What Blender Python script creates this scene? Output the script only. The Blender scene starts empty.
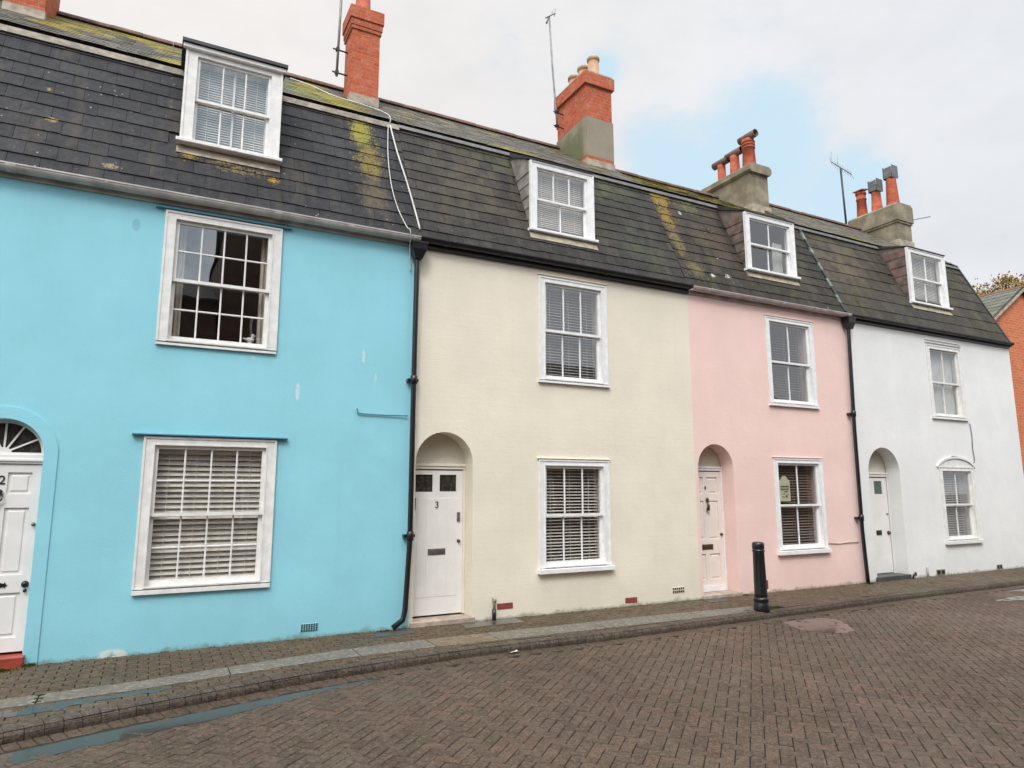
import bpy, bmesh, math, random
from mathutils import Vector, Matrix
from mathutils.geometry import tessellate_polygon
random.seed(7)
sc = bpy.context.scene
COL = sc.collection
R = math.radians
sin, cos, pi = math.sin, math.cos, math.pi

# ------------------------------------------------------------------ node helper
class NT:
    def __init__(s, name):
        s.m = bpy.data.materials.new(name); s.m.use_nodes = True
        s.t = s.m.node_tree; s.n = s.t.nodes; s.l = s.t.links
        s.b = s.n['Principled BSDF']; s.tc = s.n.new('ShaderNodeTexCoord')
    def new(s, k, **kw):
        n = s.n.new(k)
        for a, v in kw.items(): setattr(n, a, v)
        return n
    def link(s, a, b): s.l.new(a, b)
    def setin(s, sock, v):
        if isinstance(v, bpy.types.NodeSocket): s.l.new(v, sock)
        elif isinstance(v, (tuple, list)) and len(v) == 3 and sock.type == 'RGBA': sock.default_value = (*v, 1)
        else: sock.default_value = v
    def obj(s): return s.tc.outputs['Object']
    def map(s, vec, scale=(1,1,1), loc=(0,0,0), rot=(0,0,0)):
        n = s.new('ShaderNodeMapping'); s.link(vec, n.inputs['Vector'])
        n.inputs['Scale'].default_value = scale; n.inputs['Location'].default_value = loc; n.inputs['Rotation'].default_value = rot
        return n.outputs[0]
    def noise(s, scale, detail=4, rough=.55, vec=None, dist=0):
        n = s.new('ShaderNodeTexNoise'); s.link(vec or s.obj(), n.inputs['Vector'])
        n.inputs['Scale'].default_value = scale; n.inputs['Detail'].default_value = detail
        n.inputs['Roughness'].default_value = rough; n.inputs['Distortion'].default_value = dist
        return n.outputs['Fac']
    def vor(s, scale, vec=None, feature='F1', out='Distance'):
        n = s.new('ShaderNodeTexVoronoi', feature=feature); s.link(vec or s.obj(), n.inputs['Vector']); n.inputs['Scale'].default_value = scale
        return n.outputs[out]
    def ramp(s, fac, stops):
        n = s.new('ShaderNodeValToRGB'); s.setin(n.inputs[0], fac)
        e = n.color_ramp.elements
        while len(e) < len(stops): e.new(.5)
        for el, (p, c) in zip(e, stops):
            el.position = p; el.color = (c, c, c, 1) if not isinstance(c, tuple) else (*c, 1)
        return n.outputs[0]
    def step(s, fac, a, b):
        n = s.new('ShaderNodeMapRange', interpolation_type='SMOOTHSTEP'); s.setin(n.inputs[0], fac)
        n.inputs[1].default_value = a; n.inputs[2].default_value = b
        n.inputs[3].default_value = 0; n.inputs[4].default_value = 1
        return n.outputs[0]
    def math(s, op, a, b=0, c=0, clamp=False):
        n = s.new('ShaderNodeMath', operation=op, use_clamp=clamp); s.setin(n.inputs[0], a); s.setin(n.inputs[1], b); s.setin(n.inputs[2], c)
        return n.outputs[0]
    def mix(s, fac, a, b, mode='MIX'):
        n = s.new('ShaderNodeMix', data_type='RGBA', blend_type=mode)
        s.setin(n.inputs[0], fac); s.setin(n.inputs[6], a); s.setin(n.inputs[7], b)
        return n.outputs[2]
    def bump(s, h, strength=.3, dist=.01, normal=None):
        n = s.new('ShaderNodeBump'); s.setin(n.inputs['Height'], h)
        n.inputs['Strength'].default_value = strength; n.inputs['Distance'].default_value = dist
        if normal: s.link(normal, n.inputs['Normal'])
        s.link(n.outputs[0], s.b.inputs['Normal']); return n.outputs[0]
    def attr(s, name):
        n = s.new('ShaderNodeAttribute', attribute_name=name); return n.outputs['Fac']
    def spot(s, c, r, soft=.4):
        """1 inside an ellipsoid of radii r round c (object coordinates)"""
        v = s.map(s.obj(), scale=(1/r[0], 1/r[1], 1/r[2]), loc=(-c[0]/r[0], -c[1]/r[1], -c[2]/r[2]))
        n = s.new('ShaderNodeVectorMath', operation='LENGTH'); s.link(v, n.inputs[0])
        return s.step(n.outputs['Value'], 1.0, 1-soft)
    def out(s, col=None, rough=None, spec=None, metal=None):
        if col is not None: s.setin(s.b.inputs['Base Color'], col)
        if rough is not None: s.setin(s.b.inputs['Roughness'], rough)
        if spec is not None: s.b.inputs['Specular IOR Level'].default_value = spec
        if metal is not None: s.b.inputs['Metallic'].default_value = metal
        return s.m

def gray(v): return (v, v, v)
def simple(name, col, rough=.5, var=.12, vscale=6, bump=.15, bscale=40, metal=0, dirt=None):
    t = NT(name)
    n = t.noise(vscale, 5)
    c = t.mix(t.math('MULTIPLY', t.step(n, .35, .7), 1), tuple(v*(1-var) for v in col), tuple(min(1, v*(1+var*.5)) for v in col))
    if dirt:
        d = t.step(t.noise(3.1, 8, .7), .52, .75)
        c = t.mix(t.math('MULTIPLY', d, .5), c, dirt)
    if bump: t.bump(t.noise(bscale, 3), bump, .004)
    return t.out(c, rough, metal=metal)

# ---------------------------------------------------------------- materials
def mat_render(name, col, brick=False, rough=.75, spots=(), brickiness=.5, stain=.06):
    """painted render / painted brick wall. col = paint colour"""
    t = NT(name)
    n1 = t.noise(.9, 5, .6); n2 = t.noise(7, 6, .65)
    c = t.mix(t.step(n1, .3, .75), tuple(v*.93 for v in col), tuple(min(.95, v*1.03) for v in col))
    streak = t.noise(1.0, 6, .6, vec=t.map(t.obj(), scale=(5.5, 1, .35)))
    c = t.mix(t.math('MULTIPLY', t.step(streak, .52, .8), stain*1.5), c, tuple(v*.55+.02 for v in col))
    c = t.mix(t.math('MULTIPLY', t.step(n2, .55, .8), stain*.7), c, tuple(v*.72 for v in col))
    # splash dirt and algae at the very foot of the wall, ragged
    sep = t.new('ShaderNodeSeparateXYZ'); t.link(t.obj(), sep.inputs[0])
    zz = t.math('ADD', sep.outputs[2], t.math('MULTIPLY', t.noise(5, 5, .7), -.2))
    foot = t.step(zz, -.045, -.11)
    c = t.mix(t.math('MULTIPLY', foot, .7), c, (.16, .17, .10))
    foot2 = t.step(t.math('ADD', sep.outputs[2], t.math('MULTIPLY', t.noise(1.7, 6, .7), -.9)), .12, -.35)
    c = t.mix(t.math('MULTIPLY', foot2, .16), c, tuple(v*.6 for v in col))
    for (p, r, sc_, a) in spots:
        m = t.math('MULTIPLY', t.spot(p, r, .35), a)
        if sc_ is None: c = t.mix(t.math('MULTIPLY', m, t.step(t.noise(13, 6, .75, vec=t.map(t.obj(), loc=(2, 0, 5))), .40, .50)), c, (.72, .74, .72))
        else: c = t.mix(m, c, sc_)
    h = t.math('ADD', t.math('MULTIPLY', t.noise(2.2, 4, .5), 2.5), t.noise(55, 5, .7))
    if brick: h = t.math('ADD', h, t.math('MULTIPLY', t.noise(1.0, 5, .7, vec=t.map(t.obj(), scale=(9, 9, 30))), brickiness*3.2))
    if brick:
        br = t.new('ShaderNodeTexBrick'); 
        v = t.new('ShaderNodeCombineXYZ'); t.link(sep.outputs[0], v.inputs[0]); t.link(sep.outputs[2], v.inputs[1])
        w = t.new('ShaderNodeVectorMath', operation='ADD'); t.link(v.outputs[0], w.inputs[0])
        nz = t.new('ShaderNodeTexNoise'); t.link(t.obj(), nz.inputs[0]); nz.inputs['Scale'].default_value = 9
        sc3 = t.new('ShaderNodeVectorMath', operation='SCALE'); t.link(nz.outputs['Color'], sc3.inputs[0]); sc3.inputs['Scale'].default_value = .06
        t.link(sc3.outputs[0], w.inputs[1]); t.link(w.outputs[0], br.inputs['Vector'])
        br.inputs['Scale'].default_value = 1; br.inputs['Brick Width'].default_value = .225; br.inputs['Row Height'].default_value = .075
        br.inputs['Mortar Size'].default_value = .008; br.inputs['Mortar Smooth'].default_value = 1; br.inputs['Bias'].default_value = 0
        br.inputs['Color1'].default_value = (1, 1, 1, 1); br.inputs['Color2'].default_value = (.7, .7, .7, 1); br.inputs['Mortar'].default_value = (0, 0, 0, 1)
        h = t.math('ADD', h, t.math('MULTIPLY', br.outputs['Color'], brickiness*1.6))
    t.bump(h, .42, .0075)
    return t.out(c, rough, .35)

def mat_brick(name, c1=(.52, .12, .055), c2=(.40, .085, .04), mortar=(.38, .20, .13)):
    t = NT(name)
    sep = t.new('ShaderNodeSeparateXYZ'); t.link(t.obj(), sep.inputs[0])
    v = t.new('ShaderNodeCombineXYZ'); t.link(t.math('ADD', sep.outputs[0], sep.outputs[1]), v.inputs[0]); t.link(sep.outputs[2], v.inputs[1])
    br = t.new('ShaderNodeTexBrick'); t.link(v.outputs[0], br.inputs['Vector'])
    br.inputs['Scale'].default_value = 1; br.inputs['Brick Width'].default_value = .22; br.inputs['Row Height'].default_value = .075
    br.inputs['Mortar Size'].default_value = .006; br.inputs['Mortar Smooth'].default_value = .3
    br.inputs['Color1'].default_value = (*c1, 1); br.inputs['Color2'].default_value = (*c2, 1); br.inputs['Mortar'].default_value = (*mortar, 1)
    c = t.mix(t.math('MULTIPLY', t.step(t.noise(6.5, 7, .75), .47, .66), .6), br.outputs['Color'], tuple(v*.5+q*.5 for v, q in zip(c1, (.50, .36, .27))))
    c = t.mix(t.math('MULTIPLY', t.step(t.noise(19, 4, .7), .52, .66), .5), c, tuple(v*.5 for v in c2))
    c = t.mix(t.math('MULTIPLY', t.step(t.noise(2.1, 5, .7, vec=t.map(t.obj(), loc=(5, 3, 1))), .58, .75), .45), c, (.13, .10, .07))
    h = t.math('ADD', t.math('MULTIPLY', br.outputs['Fac'], -1.0), t.math('MULTIPLY', t.noise(60, 4), .4))
    t.bump(h, .6, .008)
    return t.out(c, .85, .2)

def mat_slate(name, dark, light, lichen=(), moss=0., green=0., speck=.5, gloss=.42):
    t = NT(name)
    a = t.attr('tone')
    c = t.mix(a, dark, light)
    n = t.noise(14, 6, .7)
    c = t.mix(t.math('MULTIPLY', t.step(n, .4, .75), .45), c, tuple(v*.45 for v in dark))
    st = t.noise(1.5, 5, .6, vec=t.map(t.obj(), scale=(3.2, .6, .6)))
    c = t.mix(t.math('MULTIPLY', t.step(st, .48, .7), .55), c, (.075, .062, .042))
    if green:
        g = t.step(t.noise(2.6, 7, .72), .56-.1*green, .72)
        c = t.mix(t.math('MULTIPLY', g, .7), c, (.085, .09, .03))
    c = t.mix(t.math('MULTIPLY', t.step(t.noise(60, 5, .8), .45, .68), .4), c, tuple(min(1, v*1.9) for v in light))
    c = t.mix(t.math('MULTIPLY', t.step(t.noise(4.5, 7, .8, vec=t.map(t.obj(), loc=(4, 4, 4))), .48, .66), .55), c, tuple(v*.5 for v in dark))
    # pale lichen specks
    vd = t.vor(11); sp = t.math('MULTIPLY', t.step(vd, .16, .08), t.step(t.noise(2.3, 4, .6), .52, .62))
    c = t.mix(t.math('MULTIPLY', sp, speck), c, (.42, .42, .36))
    rag = t.noise(21, 8, .8); rag2 = t.math('ADD', t.math('MULTIPLY', t.noise(11, 6, .75), .4), t.math('MULTIPLY', t.noise(42, 5, .8), .6))
    for (p, r, col, th) in lichen:
        sp_ = t.spot(p, tuple(q*1.3 for q in r) if r[0] < .8 else r, .95)
        if r[0] > .8:      # broad soft discolouring, slate by slate
            m = t.math('MULTIPLY', sp_, t.step(t.math('ADD', t.math('MULTIPLY', t.noise(3.5, 7, .75), 1.0), t.math('MULTIPLY', a, .12)), .42, .68)); c = t.mix(t.math('MULTIPLY', m, .75), c, col); continue
        v_ = t.math('ADD', t.math('MULTIPLY', t.math('SUBTRACT', rag2, .5), 5.5), t.math('ADD', t.math('MULTIPLY', sp_, .85), t.math('MULTIPLY', a, .18)))
        m = t.step(v_, th-.36, th-.2)
        m = t.math('MULTIPLY', m, t.step(sp_, 0, .12))
        c = t.mix(t.math('MULTIPLY', m, .85), c, col)
    if moss:
        m = t.step(t.math('ADD', t.noise(1.1, 3, .5), t.math('MULTIPLY', rag, .5)), .92-.32*moss, 1.04-.32*moss)
        mc = t.mix(t.noise(6, 4), (.17, .18, .025), (.36, .26, .05))
        c = t.mix(t.math('MULTIPLY', m, .9), c, mc)
    t.bump(t.math('ADD', t.noise(40, 5, .7), t.math('MULTIPLY', t.noise(8, 3), 1.5)), .5, .006)
    return t.out(c, t.math('ADD', gloss+.12, t.math('MULTIPLY', n, .3)), .22)

def mat_paver(name, cA, cB, cC, wet=.5, zone=True, spk=.3):
    t = NT(name)
    a = t.attr('tone'); big = t.noise(.33, 4, .6)
    c = t.mix(a, cA, cB)
    c = t.mix(t.math('MULTIPLY', t.step(t.math('ADD', a, t.math('MULTIPLY', t.noise(.9, 3), .6)), 1.08, 1.3), .5), c, cC)
    c = t.mix(t.math('MULTIPLY', t.step(big, .42, .62), .45), c, tuple(v*.6 for v in cA))
    c = t.mix(t.math('MULTIPLY', t.step(t.noise(2.2, 6, .75, vec=t.map(t.obj(), loc=(6, 1, 0))), .5, .68), .45), c, tuple(v*1.25 for v in cB))
    # aggregate
    ag = t.noise(48, 5, .85)
    c = t.mix(t.step(ag, .38, .56), tuple(v*.38 for v in cA), c)
    c = t.mix(t.math('MULTIPLY', t.step(t.noise(30, 6, .85, vec=t.map(t.obj(), loc=(2, 5, 0))), .5, .6), .55), c, tuple(min(1, v*1.7) for v in cB))
    c = t.mix(t.math('MULTIPLY', t.step(t.noise(120, 2, .6, vec=t.map(t.obj(), loc=(9, 2, 0))), .58, .72), .5), c, tuple(min(1, v*1.9) for v in cB))
    sp = t.step(t.vor(42), .13, .05)
    sp = t.math('MULTIPLY', sp, t.step(t.noise(5, 3), .45, .6))
    c = t.mix(t.math('MULTIPLY', sp, spk), c, (.45, .40, .33))
    al = t.step(t.noise(.55, 6, .7, vec=t.map(t.obj(), loc=(3, 7, 0))), .5, .72)
    c = t.mix(t.math('MULTIPLY', al, .35), c, (.085, .085, .05))
    r = t.math('ADD', .62-wet*.36, t.math('MULTIPLY', t.step(t.noise(.8, 6, .65), .38, .62), .30))
    t.bump(t.math('ADD', t.noise(110, 4, .75), t.math('MULTIPLY', t.noise(25, 4), 1.0)), .8, .005)
    return t.out(c, r, .28)

M = {}
M['paint_blue'] = mat_render('blue_render', (.285, .635, .725), spots=[((3.55, 0, 3.0), (.03, .3, .13), None, .75), ((4.38, 0, 3.53), (.025, .3, .11), None, .6),
    ((4.55, 0, 3.25), (.02, .3, .08), None, .4), ((3.0, 0, 3.4), (.03, .3, .03), None, .5), ((1.75, 0, .02), (.17, .3, .07), None, .7), ((1.62, 0, 4.86), (.05, .3, .09), (.12, .3, .33), .35), ((2.05, 0, 4.75), (.02, .3, .12), (.12, .3, .33), .3)])
M['paint_cream'] = mat_render('cream_painted_brick', (.80, .735, .60), brick=True, brickiness=.12)
M['paint_pink'] = mat_render('pink_render', (.86, .625, .56), brick=True, brickiness=.12)
M['paint_white'] = mat_render('white_render', (.80, .80, .775), brick=True, brickiness=.12, stain=.08)
M['paint_sage'] = mat_render('pale_sage_render', (.55, .60, .50))
M['reveal_cream'] = mat_render('off_white_reveal', (.74, .69, .58))
M['brick'] = mat_brick('red_brick'); M['brick_house'] = mat_brick('orange_brick', (.64, .19, .075), (.54, .14, .055), (.56, .34, .22))
M['brick_dark'] = mat_brick('brown_brick', (.10, .05, .035), (.07, .04, .03), (.12, .10, .09))
M['cement'] = simple('weathered_cement_render', (.27, .23, .16), .85, .35, 3, .5, 30, dirt=(.10, .11, .05))
M['cement_light'] = simple('pale_mortar', (.42, .36, .28), .85, .3, 9, .5, 35, dirt=(.2, .2, .13))
M['flash'] = simple('weathered_mortar_fillet', (.30, .26, .21), .8, .35, 8, .5, 35, dirt=(.1, .1, .06))
M['white'] = simple('white_gloss_paint', (.79, .775, .74), .36, .1, 9, .12, 25, dirt=(.70, .68, .63))
M['white2'] = simple('bright_white_paint', (.82, .82, .805), .34, .08, 9, .1, 25, dirt=(.75, .745, .72))
M['cream_paint'] = simple('ivory_gloss_paint', (.76, .70, .60), .35, .05, 4, .08, 25)
M['door_white'] = simple('door_paint_white', (.79, .77, .74), .38, .05, 4, .08, 25)
M['door_pinkish'] = simple('door_paint_blush_white', (.80, .72, .655), .35, .05, 4, .08, 25)
M['upvc'] = simple('weathered_pale_plastic', (.52, .49, .46), .45, .25, 4, .1, 30, dirt=(.25, .22, .2))
M['upvc_pink'] = simple('weathered_pinkish_plastic', (.50, .42, .40), .45, .25, 4, .1, 30, dirt=(.25, .2, .18))
M['black'] = simple('black_gloss_iron', (.012, .012, .014), .28, .2, 6, .2, 40)
M['blackflat'] = simple('black_worn_iron', (.022, .022, .024), .45, .4, 6, .4, 50)
M['lead'] = simple('lead_sheet', (.15, .148, .14), .5, .25, 6, .25, 15, dirt=(.1, .1, .09))
M['leaddark'] = simple('dark_lead_edge', (.035, .037, .04), .5, .3, 6, .2, 20)
M['terracotta'] = simple('terracotta_pot', (.40, .085, .035), .75, .3, 6, .3, 30, dirt=(.2, .09, .06))
M['buff'] = simple('buff_clay_pot', (.50, .30, .17), .75, .25, 6, .3, 30, dirt=(.25, .17, .1))
M['sooty'] = simple('sooty_clay', (.19, .11, .09), .7, .4, 6, .3, 30)
M['galv'] = simple('galvanised_sheet', (.20, .205, .205), .4, .25, 8, .1, 20, metal=.6)
M['ridge_red'] = simple('dull_red_ridge', (.20, .09, .06), .85, .4, 5, .4, 30, dirt=(.12, .11, .06))
M['ridge'] = simple('ridge_tile_clay', (.16, .09, .07), .8, .4, 5, .4, 30, dirt=(.13, .12, .05))
M['pole'] = simple('grey_weathered_pole', (.25, .25, .23), .5, .3, 5, .1, 30, metal=.3)
M['blind'] = simple('pale_blind_slats', (.88, .835, .755), .45, .05, 4, 0)
M['blind_dim'] = simple('grey_blind_slats', (.56, .53, .49), .45, .05, 4, 0)
M['blind_brown'] = simple('tan_blind_slats', (.38, .30, .24), .45, .1, 4, 0)
M['curtain'] = simple('cream_curtain', (.66, .60, .50), .9, .1, 5, 0)
M['net'] = simple('net_curtain', (.52, .52, .48), .9, .1, 5, 0)
M['brass'] = simple('dark_brass', (.16, .11, .06), .35, .2, 10, 0, metal=.8)
M['steel'] = simple('aged_steel', (.28, .27, .26), .35, .2, 10, 0, metal=.8)
M['redstep'] = simple('red_painted_step', (.36, .055, .035), .5, .25, 7, .3, 30, dirt=(.15, .05, .04))
M['stone'] = simple('worn_step_stone', (.42, .34, .27), .7, .25, 8, .3, 40, dirt=(.2, .18, .14))
M['darkstone'] = simple('dark_step', (.06, .065, .065), .5, .25, 8, .3, 40)
M['ventred'] = simple('red_air_brick', (.27, .05, .04), .75, .2, 9, .3, 30)
M['hole'] = simple('dark_hole', (.012, .012, .012), .9, 0, 5, 0)
M['cheek'] = simple('slate_hung_cheek', (.27, .25, .21), .7, .35, 5, .4, 20, dirt=(.15, .13, .09))
M['cheekred'] = simple('mottled_cheek', (.17, .12, .095), .75, .45, 4, .4, 20, dirt=(.28, .09, .06))
M['cable'] = simple('white_cable', (.58, .57, .53), .5, .1, 5, 0)
M['cableblack'] = simple('dark_cable', (.03, .04, .045), .5, .1, 5, 0)
M['cableblue'] = simple('blue_painted_cable', (.09, .26, .33), .5, .1, 5, 0)
M['interior'] = simple('interior_plaster', (.34, .31, .27), .9, .1, 3, 0)
M['orn'] = simple('white_china', (.72, .70, .66), .25, .05, 5, 0)
M['greenstrip'] = simple('verdigris_strip', (.17, .25, .20), .6, .5, 12, .2, 30)

def mat_mossy():
    t = NT('mossy_cement_render'); n = t.noise(3, 6, .7)
    c = t.mix(n, (.20, .17, .12), (.33, .29, .22))
    sep = t.new('ShaderNodeSeparateXYZ'); t.link(t.obj(), sep.inputs[0])
    g = t.math('MULTIPLY', t.step(t.math('ADD', sep.outputs[1], t.math('MULTIPLY', t.noise(5, 5, .7), .5)), 2.15, 2.35), t.step(t.math('ADD', sep.outputs[2], t.math('MULTIPLY', t.noise(3, 5, .7), .7)), 9.75, 9.3))
    c = t.mix(t.math('MULTIPLY', g, .75), c, (.09, .11, .03)); t.bump(t.noise(30, 5), .5, .006); return t.out(c, .85)
M['cement_mossy'] = mat_mossy()
def mat_granite():
    t = NT('worn_granite'); n = t.noise(2.2, 6, .65); f = t.noise(120, 3, .7)
    c = t.mix(n, (.085, .074, .057), (.19, .168, .138))
    c = t.mix(t.step(t.attr('tone'), .8, .95), c, (.15, .105, .052))
    c = t.mix(t.math('MULTIPLY', t.step(f, .4, .65), .5), c, (.06, .055, .05))
    c = t.mix(t.math('MULTIPLY', t.step(t.noise(24, 5, .75), .5, .64), .6), c, (.34, .325, .28))
    c = t.mix(t.math('MULTIPLY', t.step(t.noise(7, 7, .75, vec=t.map(t.obj(), loc=(1, 8, 2))), .5, .66), .6), c, (.10, .088, .06))
    c = t.mix(t.math('MULTIPLY', t.step(t.noise(5, 6, .7), .55, .7), .5), c, (.19, .16, .09))
    t.bump(t.math('ADD', t.noise(90, 4), t.math('MULTIPLY', t.noise(6, 3), 3)), .5, .006); return t.out(c, t.math('ADD', .5, t.math('MULTIPLY', n, .4)), .3)
M['granite'] = mat_granite()
def mat_wetslab():
    t = NT('wet_stone_slab'); n = t.noise(3, 6, .65)
    c = t.mix(n, (.04, .036, .033), (.09, .082, .072)); t.bump(t.noise(30, 4), .25, .003)
    return t.out(c, t.math('ADD', .08, t.math('MULTIPLY', n, .35)), .6)
M['wetslab'] = mat_wetslab()
def mat_joint():
    t = NT('joint_sand'); n = t.noise(7, 5, .6)
    c = t.mix(t.step(n, .45, .7), (.006, .005, .004), (.018, .018, .009)); t.bump(t.noise(90, 3), .5, .004)
    return t.out(c, .8, .3)
M['joint'] = mat_joint()
def mat_ground():
    t = NT('distant_ground'); n = t.noise(.8, 6, .65)
    c = t.mix(n, (.06, .055, .05), (.12, .105, .09)); t.bump(t.noise(12, 5), .3, .01); return t.out(c, .6)
M['ground'] = mat_ground()
def mat_puddle():
    t = NT('shallow_water'); n = t.noise(30, 4, .6)
    c = t.mix(n, (.030, .022, .017), (.05, .036, .028)); 
    t.bump(t.noise(14, 3, .5), .05, .004)
    m = t.out(c, .06, .5); t.b.inputs['IOR'].default_value = 1.33
    return m
M['puddle'] = mat_puddle()
M['paver'] = mat_paver('road_brick_paving', (.066, .045, .031), (.112, .077, .053), (.135, .060, .041), .30, spk=.9)
M['pavepath'] = mat_paver('footway_brick_paving', (.070, .050, .030), (.122, .088, .053), (.13, .062, .040), .28)
M['kerb'] = mat_paver('worn_kerb_blocks', (.058, .043, .032), (.105, .079, .060), (.08, .045, .037), .3)
def mat_glass(name, tint=.96, wob=.02, base=.2):
    m = bpy.data.materials.new(name); m.use_nodes = True; t = m.node_tree; t.nodes.clear()
    o = t.nodes.new('ShaderNodeOutputMaterial'); mx = t.nodes.new('ShaderNodeMixShader')
    tr = t.nodes.new('ShaderNodeBsdfTransparent'); tr.inputs[0].default_value = (tint, tint, tint*.99, 1)
    gl = t.nodes.new('ShaderNodeBsdfGlossy'); gl.inputs['Roughness'].default_value = .01; gl.inputs['Color'].default_value = (.95, .97, 1, 1)
    lw = t.nodes.new('ShaderNodeLayerWeight'); lw.inputs['Blend'].default_value = .5
    pw = t.nodes.new('ShaderNodeMath'); pw.operation = 'POWER'; pw.inputs[1].default_value = 4.0; t.links.new(lw.outputs['Facing'], pw.inputs[0])
    fr = t.nodes.new('ShaderNodeMath'); fr.operation = 'MULTIPLY_ADD'; fr.inputs[1].default_value = 1-base; fr.inputs[2].default_value = base; t.links.new(pw.outputs[0], fr.inputs[0])
    tc = t.nodes.new('ShaderNodeTexCoord'); n = t.nodes.new('ShaderNodeTexNoise'); n.inputs['Scale'].default_value = 2.6; n.inputs['Detail'].default_value = 1
    b = t.nodes.new('ShaderNodeBump'); b.inputs['Strength'].default_value = wob; b.inputs['Distance'].default_value = .05
    t.links.new(tc.outputs['Object'], n.inputs['Vector']); t.links.new(n.outputs['Fac'], b.inputs['Height'])
    t.links.new(b.outputs[0], gl.inputs['Normal'])
    t.links.new(fr.outputs[0], mx.inputs[0]); t.links.new(tr.outputs[0], mx.inputs[1]); t.links.new(gl.outputs[0], mx.inputs[2]); t.links.new(mx.outputs[0], o.inputs['Surface'])
    return m
M['glass'] = mat_glass('window_glass')
M['leafy'] = None

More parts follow.
